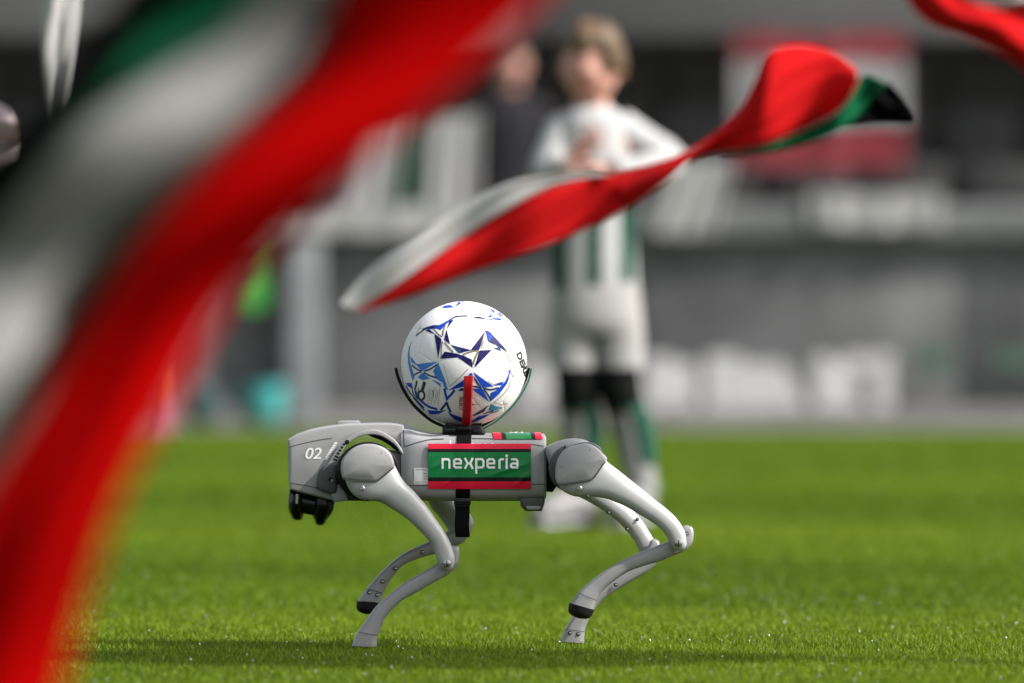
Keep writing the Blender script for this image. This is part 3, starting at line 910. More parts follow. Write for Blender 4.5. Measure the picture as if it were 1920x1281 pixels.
ed = [(p0, p1), (p1, p2), (p2, p3), (p3, p4), (p4, p5), (p2, sl), (sl, e_l), (e_l, w_l), (p2, sr), (sr, e_r), (e_r, w_r), (p0, h_l), (h_l, k_l), (k_l, a_l), (a_l, t_l), (p0, h_r), (h_r, k_r), (k_r, a_r), (a_r, t_r)]
body = MB().add(*skin_geo(J, ed, p0))
HA = Vector((cx, YA - .02, base + .932 * Hh)); body.add(*head_geo(HA, .128, 0.2))
for wq, eq in ((w_l, e_l), (w_r, e_r)):
    a, b = Vector(J[wq][:3]), Vector(J[eq][:3]); h = hand_geo(a, a - b, (0, -1, 0), (0, 1, 0), .19); body.add(h.v, h.f)
body.mk("body", M['skin'], man, sharp=None)
def man_hair(d):
    if d.y < 0.2 and d.z < 0.5: return 0.72
    if d.z < -0.3: return 0.72
    return 1.05 + 0.03 * math.sin(11 * d.x + 7 * d.z)
face_parts(man, HA, .128, 0.2, 'hair_dark', man_hair)
rows = [(.50, .175, .14), (.60, .17, .135), (.72, .195, .145), (.80, .19, .13), (.835, .12, .10), (.855, .075, .075)]
v, f = vloft([(cx, YA, base + z * Hh, rx, ry) for z, rx, ry in rows], 30); mk("jacket", v, f, M['jacket'], man)
for a, b, c in ((sl, e_l, w_l), (sr, e_r, w_r)):
    v, f = tube([Vector(J[q][:3]) for q in (a, b, c)], [.09, .07, .058], 16); mk("jacket_sleeve", v, f, M['jacket'], man)
for a, b, c in ((h_l, k_l, a_l), (h_r, k_r, a_r)):
    v, f = tube([Vector(J[q][:3]) for q in (a, b, c)], [.13, .09, .08], 16); mk("trouser_leg", v, f, M['legging'], man)
for a, t in ((a_l, t_l), (a_r, t_r)):
    v, f = tube([Vector(J[a][:3]) + Vector((0, .06, -.02)), Vector(J[a][:3]) + Vector((0, 0, -.01)), Vector(J[t][:3]) + Vector((0, -.04, -.0))], [.035, .055, .038], 14); mk("shoe", v, f, M['black'], man)

# ------------------------------------------------------------------ flags
def resamp(pts, n):
    pts = catmull(pts, 8)
    d = [0.0]
    for i in range(1, len(pts)): d.append(d[-1] + np.linalg.norm(pts[i] - pts[i - 1]))
    d = np.array(d) / d[-1]; a = np.array(pts); t = np.linspace(0, 1, n)
    return np.stack([np.interp(t, d, a[:, k]) for k in range(a.shape[1])], 1)

def cloth_stripe(name, e0, e1, dist, m, parent, n=90, k=14, amp=0.05, f1=2.3, f2=1.4, ph=0.0, bulge=0.06, th=0.0012):
    """one stripe of a waving cloth between two edges, rolling in depth"""
    A, B = resamp(e0, n), resamp(e1, n)
    fr = []
    for i in range(n):
        for q in range(k + 1):
            t = q / k
            p = A[i] * (1 - t) + B[i] * t
            u = i / (n - 1)
            dd = amp * math.sin(2 * math.pi * f1 * u + ph + 2.2 * t) + 0.45 * amp * math.sin(2 * math.pi * f2 * t + 5 * u + ph) + 0.10 * amp * math.sin(23 * t + 9 * u + 3 * math.sin(7 * u)) + 0.06 * amp * math.sin(41 * u + 12 * t) + bulge * math.sin(math.pi * t)
            fr.append(P(p[0], p[1], D(dist) + dd))
    N = len(fr); w = k + 1
    fc = [(i * w + q, i * w + q + 1, (i + 1) * w + q + 1, (i + 1) * w + q) for i in range(n - 1) for q in range(k)]
    bk = [p + Vector((0, th, 0)) for p in fr]
    f = fc + [tuple(x + N for x in reversed(q)) for q in fc]
    loop = [q for q in range(w)] + [i * w + k for i in range(1, n)] + [(n - 1) * w + q for q in range(k - 1, -1, -1)] + [i * w for i in range(n - 2, 0, -1)]
    f += [(loop[i], loop[(i + 1) % len(loop)], loop[(i + 1) % len(loop)] + N, loop[i] + N) for i in range(len(loop))]
    return mk(name, fr + bk, f, m, parent, sharp=None)

FD = 9.4
fl = thing("flag", P(300, 700, D(FD)), "large red flag with white, green and black stripes sweeping past at the left", "flag", "flags waved over the pitch")
E = [(96, 1420), (115, 1300), (162, 1120), (230, 930), (318, 760), (418, 580), (530, 450), (650, 335), (780, 215), (900, 110), (1080, -60)]
F = [(-190, 1420), (-160, 1300), (-100, 1120), (-40, 940), (60, 770), (175, 580), (290, 420), (400, 290), (515, 185), (600, 95), (660, -60)]
H_ = [(-300, 1200), (-230, 1060), (-140, 930), (-40, 790), (60, 660), (155, 528), (250, 405), (350, 300), (465, 195), (552, 105), (622, -60)]
G_ = [(-380, 960), (-300, 830), (-220, 720), (-130, 600), (-45, 480), (35, 372), (120, 272), (212, 185), (318, 112), (425, 45), (530, -60)]
I_ = [(-384, 940), (-308, 812), (-230, 700), (-142, 580), (-58, 458), (31, 366), (114, 265), (196, 168), (262, 70), (332, -8), (420, -80)]
J_ = [(-460, 820), (-380, 710), (-300, 600), (-210, 490), (-120, 390), (-30, 290), (60, 195), (130, 110), (180, 45), (230, -25), (300, -85)]
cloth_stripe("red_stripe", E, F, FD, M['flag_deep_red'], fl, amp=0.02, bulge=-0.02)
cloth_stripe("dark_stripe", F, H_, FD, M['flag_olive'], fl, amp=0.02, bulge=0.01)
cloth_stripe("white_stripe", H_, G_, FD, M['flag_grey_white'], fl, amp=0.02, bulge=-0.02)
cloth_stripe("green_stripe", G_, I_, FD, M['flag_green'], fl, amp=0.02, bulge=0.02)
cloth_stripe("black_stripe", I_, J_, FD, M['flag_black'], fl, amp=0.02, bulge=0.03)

FM = 16.2
fm = thing("flag", P(1180, 380, D(FM)), "twisted red flag with white edge and green and black corner crossing the boy", "flag", "flags waved over the pitch")
W0 = [(634, 574), (690, 507), (790, 434), (880, 377), (960, 341), (1050, 326), (1120, 322)]
W1 = [(664, 588), (745, 532), (840, 465), (925, 408), (1010, 362), (1080, 340), (1150, 328)]
R1 = [(672, 586), (770, 556), (870, 516), (960, 484), (1050, 450), (1120, 420), (1170, 395)]
cloth_stripe("white_edge", W0, W1, FM, M['flag_white'], fm, amp=0.008, bulge=-0.004, n=70, k=8)
cloth_stripe("red_field", W1, R1, FM, M['flag_red'], fm, amp=0.009, bulge=-0.008, n=70, f2=1.0)
T2 = [(1150, 328), (1220, 308), (1290, 282), (1345, 245), (1385, 205), (1415, 150), (1440, 98), (1500, 84), (1560, 98), (1605, 128)]
R2 = [(1170, 395), (1240, 348), (1298, 300), (1350, 284), (1400, 279), (1450, 266), (1500, 247), (1555, 220), (1590, 190), (1610, 150)]
cloth_stripe("red_field", T2, R2, FM, M['flag_red'], fm, amp=0.022, bulge=-0.03, n=80, ph=1.0, f2=1.0)
G2a = [(1350, 285), (1400, 280), (1450, 267), (1500, 248), (1555, 221), (1590, 191), (1611, 150), (1625, 138)]
G2b = [(1352, 292), (1405, 292), (1460, 284), (1520, 268), (1575, 244), (1620, 212), (1645, 180), (1662, 155)]
cloth_stripe("green_stripe", G2a, G2b, FM, M['flag_green'], fm, amp=0.012, bulge=-0.01, n=50, k=6)
K2a = [(1575, 244), (1600, 228), (1622, 210), (1645, 180), (1662, 155)]
K2b = [(1590, 240), (1650, 234), (1716, 232), (1708, 200), (1672, 158)]
cloth_stripe("black_corner", K2a, K2b, FM, M['flag_black'], fm, amp=0.012, bulge=0.02, n=40, k=10)

FR = 15.2
fr_ = thing("flag", P(1830, 30, D(FR)), "red flag with a white stripe entering at the upper right corner", "flag", "flags waved over the pitch")
a = [(1688, -40), (1705, 8), (1745, 48), (1800, 68), (1860, 96), (1915, 126), (1990, 190), (2120, 330), (2280, 430)]
b = [(1760, -60), (1790, -20), (1820, 2), (1850, 12), (1890, 14), (1940, 10), (2010, 40), (2160, 140), (2330, 250)]
cloth_stripe("red_field", a, b, FR, M['flag_red'], fr_, amp=0.04, bulge=-0.05)
c = [(1780, -75), (1800, -30), (1830, -12), (1858, -6), (1895, -6), (1950, -20), (2020, 10), (2180, 90), (2360, 190)]
cloth_stripe("white_stripe", b, c, FR, M['flag_white'], fr_, amp=0.04, bulge=0.0, k=6)

FW = 16.6
fw = thing("flag", P(110, 100, D(FW)), "furled white flag hanging to a narrow point at the upper left", "flag", "flags waved over the pitch")
cloth_stripe("white_field", [(40, -420), (70, -220), (78, -60), (78, 40), (80, 130), (84, 210), (92, 285)], [(330, -420), (215, -220), (160, -60), (148, 40), (134, 130), (118, 210), (98, 285)], FW, M['flag_white'], fw, amp=0.03, bulge=-0.03, f1=1.2)
fp = thing("flag", P(10, 270, D(FW)), "pale pink and white flag fold at the far left edge", "flag", "flags waved over the pitch")
cloth_stripe("pale_field", [(-260, 60), (-280, 240), (-260, 400), (-220, 560)], [(18, 205), (30, 240), (26, 300), (-10, 350)], FW, mat("pale pink flag cloth", (0.6, 0.5, 0.51), 0.8, spec=0.15, transl=0.3), fp, amp=0.02, n=40)

shade_flag = thing("flag", (2.75, -1.3, GZ), "black and green flag on a pole, added out of view to shade the grass", "flag", "flags waved over the pitch")  # unseen flag added to cast the dark band on the grass before the dog
v, f = tube([(2.75, -1.3, GZ), (2.72, -1.3, 1.3), (2.66, -1.22, 2.55)], .016, 12); mk("pole", v, f, M['post'], shade_flag)
def flying(name, t0, t1, m):
    n, k = 36, 8; fr = []
    for i in range(n + 1):
        for q in range(k + 1):
            u, t = i / n, t0 + (t1 - t0) * q / k
            fr.append(Vector((2.66 - 1.3 * u, -1.22 - .50 * t + .20 * math.sin(5.5 * u) + .12 * math.sin(10 * u + 3 * t), 2.45 - .95 * t - .10 * u + .07 * math.sin(6.5 * u + 2 * t))))
    w = k + 1; fc = [(i * w + q, i * w + q + 1, (i + 1) * w + q + 1, (i + 1) * w + q) for i in range(n) for q in range(k)]
    mk(name, fr, fc, M[m], shade_flag, sharp=None)
flying("black_stripe", 0, .333, 'flag_black'); flying("green_stripe", .333, .667, 'flag_green'); flying("black_stripe", .667, 1, 'flag_black')

# ------------------------------------------------------------------ robot dog
dog = thing("robot_dog", (P(880, 0, 0).x, 0, 0), "grey four-legged robot dog marked 02 walking with a football on its back", "robot")

# trunk
TW = 0.096
TX = [(753, 797, 934, .086), (768, 799, 937, .091), (785, 805, 938.5, .094), (808, 811.5, 939, TW), (850, 812.5, 939.5, TW), (930, 812.5, 939.5, TW), (1012, 812.5, 939, TW), (1020, 814, 938, TW * .99), (1024, 820, 933, TW * .95)]
EXP = 5.0
def trunk_at(px):
    xs = [t[0] for t in TX]
    return [np.interp(px, xs, [t[q] for t in TX]) for q in (1, 2, 3)]
def trunk_ring(px, n=64):
    t, b, w = trunk_at(px); e = 2 / EXP; o = []
    zc = P(0, (t + b) / 2, 0).z; hz_ = (b - t) / 2 * S(0)
    for i in range(n):
        a = 2 * math.pi * (i + .5) / n
        o.append((P(px, 0, 0).x, w * sgnpow(math.cos(a), e), zc + hz_ * sgnpow(math.sin(a), e)))
    return o
def trunk_near(px, py, off=0.0):
    """point on the near flank of the trunk"""
    t, b, w = trunk_at(px)
    q = min(0.999, abs((py - (t + b) / 2) / ((b - t) / 2)))
    y = -w * (1 - q ** EXP) ** (1 / EXP)
    p = P(px, py, -w * 0.98)
    return Vector((p.x, y - off, p.z))
st = np.concatenate([np.linspace(753, 1020, 40), [1022, 1024]])
v, f = rings_to_mesh([trunk_ring(px) for px in st])
trunk = mk("trunk", v, f, M['grey'], dog)
def seam(pts, parent, fn, w=0.0016, off=0.0004, name="seam", m='seam'):
    pts = catmull(pts, 5) if len(pts) > 2 else [np.array(p, float) for p in np.linspace(pts[0], pts[1], 12)]
    v, q = ribbon([tuple(p) for p in pts], w / S(0))
    return mk(name, [fn(p[0], p[1], off) for p in v], q, M[m], parent, smooth=False)
seam([(758, 911), (803, 911)], trunk, trunk_near)
seam([(996, 908), (1022, 908)], trunk, trunk_near)
seam([(756, 796), (757, 820), (758, 838)], trunk, trunk_near)
seam([(758, 838), (785, 829), (808, 824), (832, 823)], trunk, trunk_near)
seam([(885, 822), (925, 823)], trunk, trunk_near, .0012)
seam([(996, 833), (1021, 837)], trunk, trunk_near, .0012)
seam([(848, 917), (848, 930), (852, 934)], trunk, trunk_near, .0012)
seam([(972, 918), (973, 930), (968, 934)], trunk, trunk_near, .0012)
for px, py in ((797, 929), (838, 929), (983, 925)):
    for m_, dx, dy, s, nm in (('black', 0, 0, 1.0, "screw_recess"), ('label', 0.6, 3.2, 0.55, "screw_head")):
        tri = [(px - 4 * s + dx, py + 2 * s + dy), (px + dx, py - 6.5 * s + dy), (px + 4 * s + dx, py + 2 * s + dy), (px + 2.5 * s + dx, py + 5 * s + dy), (px - 2.5 * s + dx, py + 5 * s + dy)]
        mk(nm, [trunk_near(*p, 0.0008 if m_ == 'black' else 0.0012) for p in tri], [tuple(range(5))], M[m_] if m_ == 'black' else M['grey'], trunk, smooth=False)
v, f = slab([(974, 930), (1022, 930), (1021, 942), (1016, 957), (985, 957), (976, 947)], -.088, .088, .008, .008, 1, False)
mk("battery_latch", v, f, M['grey_dark'], dog)
v, f = slab([(985, 949), (1014, 949), (1012, 956), (988, 956)], -.0905, -.085, .002, .001, 1, False); mk("latch_tab", v, f, M['calf'], dog)
v, f = slab([(1018, 850), (1044, 855), (1046, 908), (1036, 922), (1020, 921)], -.075, .075, .01, .01, 1, False)
mk("rear_joint", v, f, M['black'], dog)
v, f = slab([(642, 858), (660, 845), (700, 839), (745, 847), (757, 851), (757, 935), (700, 938), (634, 938), (627, 915), (629, 880)], -.082, .082, .006, .006, 2, False)
mk("chest_block", v, f, M['grey_dark'], dog)
v, f = slab([(627, 905), (648, 910), (655, 937), (628, 941), (622, 925)], -.09, .09, .004, .004, 1, False)
mk("neck_bracket", v, f, M['grey'], dog)
v, f = slab([(690, 814), (712, 816), (730, 822), (745, 834), (753, 844), (744, 845), (733, 836), (717, 826), (702, 820)], -.06, .07, .001, .001, 2, True)
mk("arch_inner_shade", v, f, M['black'], dog)  # black wedge standing in for the shade inside the neck arch

# side flank stickers
def wrinkle(a, b):
    w = .0008 * math.exp(-((a - 870) / 16) ** 4)                                     # the strap under the vinyl
    for x0, y0, x1, y1, h, sg in ((915, 893, 990, 868, .0009, 4.5), (962, 915, 995, 885, .0008, 4.0), (806, 880, 850, 858, .0006, 5.0), (880, 850, 925, 836, .0005, 4.0), (830, 912, 856, 893, .0006, 4.0)):
        dx, dy = x1 - x0, y1 - y0; L = math.hypot(dx, dy)
        t = ((a - x0) * dx + (b - y0) * dy) / L / L; q = ((a - x0) * dy - (b - y0) * dx) / L
        w += h * math.exp(-(q / sg) ** 2) * math.exp(-((t - .5) / .45) ** 4)
    return 2.0 * w
def patch(px0, px1, py0, py1, nx, ny, off, name, m, parent, wr=0.0):
    vv, ff = [], []
    for q in range(ny + 1):
        for i in range(nx + 1):
            a, b = px0 + (px1 - px0) * i / nx, py0 + (py1 - py0) * q / ny
            w_ = wrinkle(a, b) if wr else 0.0
            vv.append(trunk_near(a, b, off + w_))
    for q in range(ny):
        for i in range(nx): ff.append((q * (nx + 1) + i, q * (nx + 1) + i + 1, (q + 1) * (nx + 1) + i + 1, (q + 1) * (nx + 1) + i))
    return mk(name, vv, ff, M[m], parent, sharp=None)
WR = 0.0002
stk = empty("side_sticker", trunk_near(899, 875), dog)
OFF = 0.0036
for y0, y1, m_ in ((832, 841.8, 'red_vinyl'), (841.8, 848, 'black_vinyl'), (848, 895, 'green_vinyl'), (895, 902.8, 'black_vinyl'), (902.8, 917, 'red_vinyl')):
    patch(802.5, 995.5, y0, y1, 70, max(3, int((y1 - y0) / 2)), OFF, {'r': "red_band", 'b': "black_band", 'g': "green_band"}[m_[0]], m_, stk, WR)
CX = lambda p: (760 + p[0] * .17954, 780 + p[1] * .17954)
def e_gl(dx): return [(510 + dx, 496), (580 + dx, 496), (580 + dx, 467), (566 + dx, 452), (524 + dx, 452), (510 + dx, 466), (510 + dx, 524), (524 + dx, 538), (590 + dx, 538)]
GL = [[(390, 552), (390, 452), (446, 452), (460, 466), (460, 552)], e_gl(0), [(622, 438), (650, 495), (622, 552)], [(705, 438), (678, 495), (705, 552)], [(648, 495), (680, 495)],
      [(741, 604), (741, 452), (801, 452), (815, 466), (815, 524), (801, 538), (741, 538)], e_gl(348),
      [(983, 552), (983, 466), (997, 452), (1030, 452)], [(1058, 552), (1058, 438)],
      [(1105, 452), (1156, 452), (1170, 466), (1170, 552)], [(1170, 538), (1117, 538), (1104, 526), (1104, 508), (1117, 496), (1170, 496)]]
LET = {}
for i, g in enumerate(GL):
    dense = []
    for a, b in zip(g[:-1], g[1:]):
        k = max(1, int(math.dist(a, b) / 25))
        dense += [tuple(np.array(a) + (np.array(b) - np.array(a)) * t / k) for t in range(k)]
    dense.append(g[-1])
    v2, q = ribbon([CX(p) for p in dense], 4.0)
    def wv(p, o):
        a, b = p
        return trunk_near(a, b, OFF + .0005 + o + wrinkle(a, b))
    LET.setdefault({2: 2, 3: 2, 4: 2, 9: 9, 10: 9}.get(i, i), MB()).add([wv(p, i * .00003) for p in v2], q)
dot = [CX((1058 + 15 * math.cos(t * math.pi / 8), 416 + 15 * math.sin(t * math.pi / 8))) for t in range(16)]
for mb in LET.values(): mb.mk("letter", M['white_print'], stk, smooth=False)
mk("letter_dot", [wv(p, .0003) for p in dot], [tuple(range(16))], M['white_print'], stk, smooth=False)
# small white label beside it (machine-readable square left out)
lab = patch(776.5, 806, 877.5, 908.5, 6, 6, .0008, "white_label", 'label', dog)
for y0, x0, x1, w in ((881, 780, 800, 1.0), (888, 794, 800, 1.2), (893, 794, 802, .9), (898, 794, 801, .9), (904, 779, 800, .5), (906, 779, 788, .5)):
    v2, q = ribbon([(x0, y0), (x1, y0)], w); mk("label_print", [trunk_near(p[0], p[1], .0012) for p in v2], q, M['ink'], lab, smooth=False)
# lettering high on the flank, its foot covered by the sticker
tv, tf = text_geo("Unitree")
mk("flank_lettering", [trunk_near(843 + a[0] * 86, 841 - a[1] * 14.5, .0008) for a in tv], tf, M['white_print'], dog, smooth=False)
# sticker over the top edge
tsk = empty("top_sticker", trunk_near(970, 822), dog)
def top_pt(px, s, off=0.0015):
    """s 0..1 from the near flank over the rounded shoulder to the top"""
    t, b, w = trunk_at(px); e = 2 / EXP
    a = math.radians(38 + 62 * s)
    zc = P(0, (t + b) / 2, 0).z; hz_ = (b - t) / 2 * S(0)
    y = -(w + off) * sgnpow(math.cos(a), e); z = zc + (hz_ + off) * sgnpow(math.sin(a), e)
    return Vector(((px - 960) * S(y), y, z))
def top_band(x0, x1, m_, nm, lean=-4):
    vv, ff = [], []
    for q in range(17):
        for i in range(5):
            s = q / 16
            vv.append(top_pt(x0 + (x1 - x0) * i / 4 + lean * s, s))
    for q in range(16):
        for i in range(4): ff.append((q * 5 + i, q * 5 + i + 1, (q + 1) * 5 + i + 1, (q + 1) * 5 + i))
    mk(nm, vv, ff, M[m_], tsk, sharp=None)
for x0, x1, m_, nm in ((926, 941, 'red_vinyl', "red_band"), (941, 949.5, 'black_vinyl', "black_band"), (949.5, 997, 'green_vinyl', "green_band"), (997, 1004.5, 'black_vinyl', "black_band"), (1004.5, 1017.5, 'red_vinyl', "red_band")):
    top_band(x0, x1, m_, nm)
for k, (x0, x1) in enumerate(((957, 967), (969, 979))):
    path = [(x0, .60), (x1, .60), (x1, .74), (x0, .74), (x0, .90), (x1, .90), (x1, .745)]
    path2 = []
    for p, q in zip(path[:-1], path[1:]): path2 += [(p[0] + (q[0] - p[0]) * t / 4, p[1] + (q[1] - p[1]) * t / 4) for t in range(4)]
    v2, q = ribbon([(p[0], p[1] * 60) for p in path2 + [path[-1]]], 2.3)
    mk("lettering", [top_pt(p[0], p[1] / 60, .0021 + .00002 * i / len(v2)) for i, p in enumerate(v2)], q, M['white_print'], tsk, smooth=False)

# head
HW = .078
head_out = [(541, 823), (556, 814), (582, 805), (606, 800), (632, 796), (655, 793.5), (680, 793), (707, 792), (730, 792.3), (746, 793.5), (758, 796), (760, 816),
            (758, 840), (752, 842), (747, 834), (737, 826), (725, 820), (708, 815.5), (692, 814.5), (675, 817), (660, 823), (648, 833), (640, 846), (635, 862), (632, 885), (631, 910), (629, 938),
            (612, 935), (590, 929), (565, 923), (545, 917.5), (542.5, 898), (542, 865), (541.5, 840)]
v, f = slab(head_out, -HW, HW, .0065, .0065, 2, False)
head = mk("head", v, f, M['grey'], dog, sharp=30)
def head_near(px, py, off=0.0): return P(px, py, -HW - off) 
seam([(541, 839), (570, 831), (600, 825), (622, 822)], head, head_near, .0013)
seam([(545, 906), (575, 911), (605, 918), (630, 926)], head, head_near, .0013)
seam([(594, 917), (596, 896), (602, 880), (616, 871)], head, head_near, .0011)
v, f = slab([(633, 797), (634, 790.5), (638, 788.5), (672, 788.5), (676, 790.5), (678, 796)], -.05, .05, .002, .002, 1, False)
mk("top_button", v, f, M['grey'], head)
arch = [(598, 916), (598, 895), (603, 879), (613, 871), (620, 862), (629, 846), (640, 832), (655, 820), (670, 811), (690, 806), (706, 806), (722, 812), (738, 823), (749, 835), (757, 850), (752, 850), (744, 838), (732, 828), (716, 818.5), (700, 815), (684, 816), (668, 821.5), (655, 830), (646, 840), (639, 853), (634, 866), (632, 890), (630, 915), (627, 924)]
v, f = slab(arch, -.088, -.07, .0016, .001, 2, True)
am = mk("arch_moulding", v, f, M['grey'], head)
neckc = [(596, 917), (597, 894), (603, 879), (614, 870), (634, 868), (632, 890), (630, 925)]
v, f = slab(neckc, -.0945, -.08, .006, .002, 3, True); mk("neck_cover", v, f, M['grey_dark'], head)
v, f = disc(P(620, 899, -.0943), (0, -1, 0), .0042, .0012, 12); mk("screw_hole", v, f, M['black'], head)
v, f = disc(P(622.5, 901.5, -.0955), (0, -1, 0), .0026, .0008, 10); mk("screw_head", v, f, M['calf'], head)
v, f = disc(P(651, 829, -.0878), (0, -1, 0), .004, .0012, 12); mk("screw_hole", v, f, M['black'], head)
for k in range(6):
    t = k / 5
    cx_, cy_ = 629 + 15.5 * t ** 1.15, 862 - 28 * t
    q = [(cx_ - 4.6 + 2.2 * t, cy_ - .2), (cx_ - 3.4 + 2.2 * t, cy_ - 3.0), (cx_ + 3.2, cy_ - .4 - 1.5 * t), (cx_ + 2.2, cy_ + 2.8 - t)]
    mk("vent_slot", [P(*p, -.0886) for p in q], [(0, 1, 2, 3)], M['black'], am, smooth=False)
for k in range(8):
    t = k / 7
    cx_, cy_ = 611 + 17.5 * t ** 1.15, 861 - 30 * t
    q = [(cx_ - 3.4, cy_ + 1.5), (cx_ - .2, cy_ - 2.0), (cx_ + 5.2, cy_ - 1.2), (cx_ + 2.4, cy_ + 2.3)]
    mk("white_dash", [P(*p, -HW - .0006) for p in q], [(0, 1, 2, 3)], M['white_print'], head, smooth=False)
tv, tf = text_geo("02", 0.22, 0.012)
mk("number_marking", [head_near(572.5 + a[0] * 30.5, 861 - a[1] * 21.5, .0006) for a in tv], tf, M['white_print'], head, smooth=False)
# black camera and lidar cover under the face
v, f = slab([(544, 918), (565, 923), (590, 929), (628, 940), (626, 954), (620, 966), (600, 968), (578, 964), (560, 960), (542, 950)], -.058, .058, .012, .012, 1, False)
mk("lens_block", v, f, M['gloss'], head)
v, f = loft([((542, 925), (574, 928)), ((540, 945), (573, 948)), ((540.5, 957), (572, 960)), ((546, 969), (569, 969))], 0.0, [.064, .064, .06, .045], cap=(0, .007), n=32, ex=3); mk("lens_lobe", v, f, M['gloss'], head)
v, f = loft([((586, 930), (628, 941)), ((585, 950), (626, 955)), ((584.5, 965), (621, 966)), ((590, 977), (613, 976))], 0.0, [.066, .066, .06, .045], cap=(0, .009), n=32, ex=3); mk("lens_lobe", v, f, M['gloss'], head)
v, f = loft([((555, 926), (560, 927)), ((554, 944), (559, 945))], -.0665, .002, ex=3); mk("lens_window", v, f, M['steel'], head)

# legs ------------------------------------------------------------------
def bolt(px, py, y, r, parent, m='steel', slot=True, h=.0035):
    v, f = disc(P(px, py, y), (0, -1, 0), r, h, 20); o = mk("bolt", v, f, M[m], parent)
    if slot:
        a = P(px, py, y - h)
        v, f = bevel_box(a.x - r * .1, a.x + r * .1, a.y - .0004, a.y + .001, a.z - r * .7, a.z + r * .7, .0001, 1)
        mk("bolt_slot", v, f, M['black'], parent, smooth=False)

def screw(px, py, y, r, parent):
    v, f = disc(P(px, py, y), (0, -1, 0), r, .001, 14); mk("screw_recess", v, f, M['black'], parent)
    v, f = disc(P(px + .4, py + .4, y - .001), (0, -1, 0), r * .62, .0012, 12); mk("screw_head", v, f, M['steel'], parent)

YT, YC = -.146, -.120        # thigh and calf planes of the near legs
def ball_foot(A, B, parent, y, m='rubber', r=.02, h=.016):
    v, f = loft([A, B], y, [h, h * .92], k=3, cap=(0, r), n=28, ex=2.2); mk("rubber_foot", v, f, M[m], parent)

# near front leg
lf = empty("leg", P(690, 886, YT), dog)
hc = [(689 + 58.5 * math.cos(t), 884.5 + 55.5 * math.sin(t)) for t in np.linspace(0, 2 * math.pi, 25)[:-1]]
v, f = slab(hc, -.122, -.08, .006, .004, 2); mk("hip_motor", v, f, M['black'], lf)
hc2 = [(692 + 57 * math.cos(t), 884 + 53 * math.sin(t)) for t in np.linspace(0, 2 * math.pi, 25)[:-1]]
v, f = slab(hc2, -.1295, -.118, .003, .003, 2); mk("hip_ring", v, f, M['black'], lf)
TH = [((645, 886), (712, 846)), ((650, 908), (731, 858)), ((664, 929), (743, 878)), ((686, 939), (751, 893)), ((712, 941.5), (760, 906)), ((740, 958), (777, 922)), ((757, 969), (789, 936)), ((775, 984), (801, 950)), ((789, 998), (813, 967)), ((801, 1010.5), (824, 983)), ((810, 1022), (834, 998)), ((816, 1040), (846, 1022)), ((820, 1053), (852, 1043))]
v, f = loft(TH, YT, [.018, .021, .023, .0235, .0235, .022, .0205, .019, .018, .017, .016, .0145, .0135], k=5, n=36, ex=2.5, cap=(.006, .0215)); mk("thigh", v, f, M['silver'], lf)
cov = [(639, 876), (641, 864), (648, 853), (661, 841), (679, 833.5), (700, 833), (719, 839), (731, 849), (737.5, 862), (738.5, 876), (724, 888), (709, 899.5), (700, 903), (679, 902), (660, 899.5), (644, 897.5), (640, 888)]
v, f = slab(cov, -.1725, -.140, .0045, .004, 3, True, dome=.005); cv = mk("hip_cover", v, f, M['grey'], lf)
edge = [(644, 898), (660, 900), (679, 902.6), (700, 903.8), (709, 900.5), (724, 888.8), (738.5, 877)]
seam(edge, lf, lambda a, b, o: P(a, b, -.1708 - o), .0022)
for a, b in (((657, 866), (661, 868.5)), ((680, 845), (682, 851)), ((713, 852), (716, 847))):
    seam([a, b], lf, lambda x, y, o: P(x, y, -.1742 - o), .0008)
bolt(679, 916, -.167, .0042, lf, slot=False); screw(689, 934, -.160, .003, lf)
bolt(838, 1056.5, -.1585, .0068, lf)
CF = [((843, 1028), (861.5, 1031)), ((836, 1038), (861, 1046)), ((822, 1054), (857, 1061)), ((805, 1066), (838, 1079)), ((789, 1075), (812, 1093)), ((759, 1092), (783, 1110)), ((730, 1114.5), (755, 1125.5)), ((706, 1136), (735, 1143.5)), ((688, 1160), (721, 1161)), ((673, 1181), (712, 1184)), ((667, 1192), (708, 1195)), ((660, 1211), (706.5, 1213))]
v, f = loft(CF, YC, [.010, .011, .012, .0125, .013, .0135, .014, .0145, .0155, .0165, .017, .0172], k=5, n=36, ex=3.3, cap=(.006, 0)); cf = mk("calf", v, f, M['calf'], lf)
seam([(673, 1185.5), (690, 1189), (709, 1192)], lf, lambda a, b, o: P(a, b, YC - .0172 - o), .0011)
ball_foot(((660, 1212), (706.5, 1214)), ((661, 1215), (706, 1217)), lf, YC, r=.008)

# near hind leg
lh = empty("leg", P(1090, 880, YT), dog)
mot = [(1022, 842), (1037, 831), (1064, 823.5), (1088, 823.5), (1106, 830), (1124, 846), (1122, 905), (1095, 928), (1062, 922), (1044, 912), (1034, 890), (1028, 865)]
v, f = slab(mot, -.125, -.05, .008, .006, 3, True); mk("hip_motor", v, f, M['calf'], lh)
mr = [(1030, 862), (1040, 848), (1056, 840), (1070, 842), (1056, 900), (1070, 922), (1052, 914), (1038, 896)]
v, f = slab([(1036, 868), (1046, 851), (1062, 839), (1085, 831), (1108, 830), (1130, 848), (1125, 915), (1090, 930), (1058, 922), (1042, 905), (1036, 888)], -.134, -.118, .003, .003, 3, True); mk("hip_ring", v, f, M['grey_dark'], lh)
v, f = slab([(1029, 872), (1035, 855), (1047, 842), (1062, 835), (1054, 848), (1045, 862), (1041, 885), (1046, 905), (1058, 920), (1045, 914), (1035, 902), (1030, 886)], -.1285, -.11, .002, .002, 3, True); mk("motor_gasket", v, f, M['grey_dark'], lh)
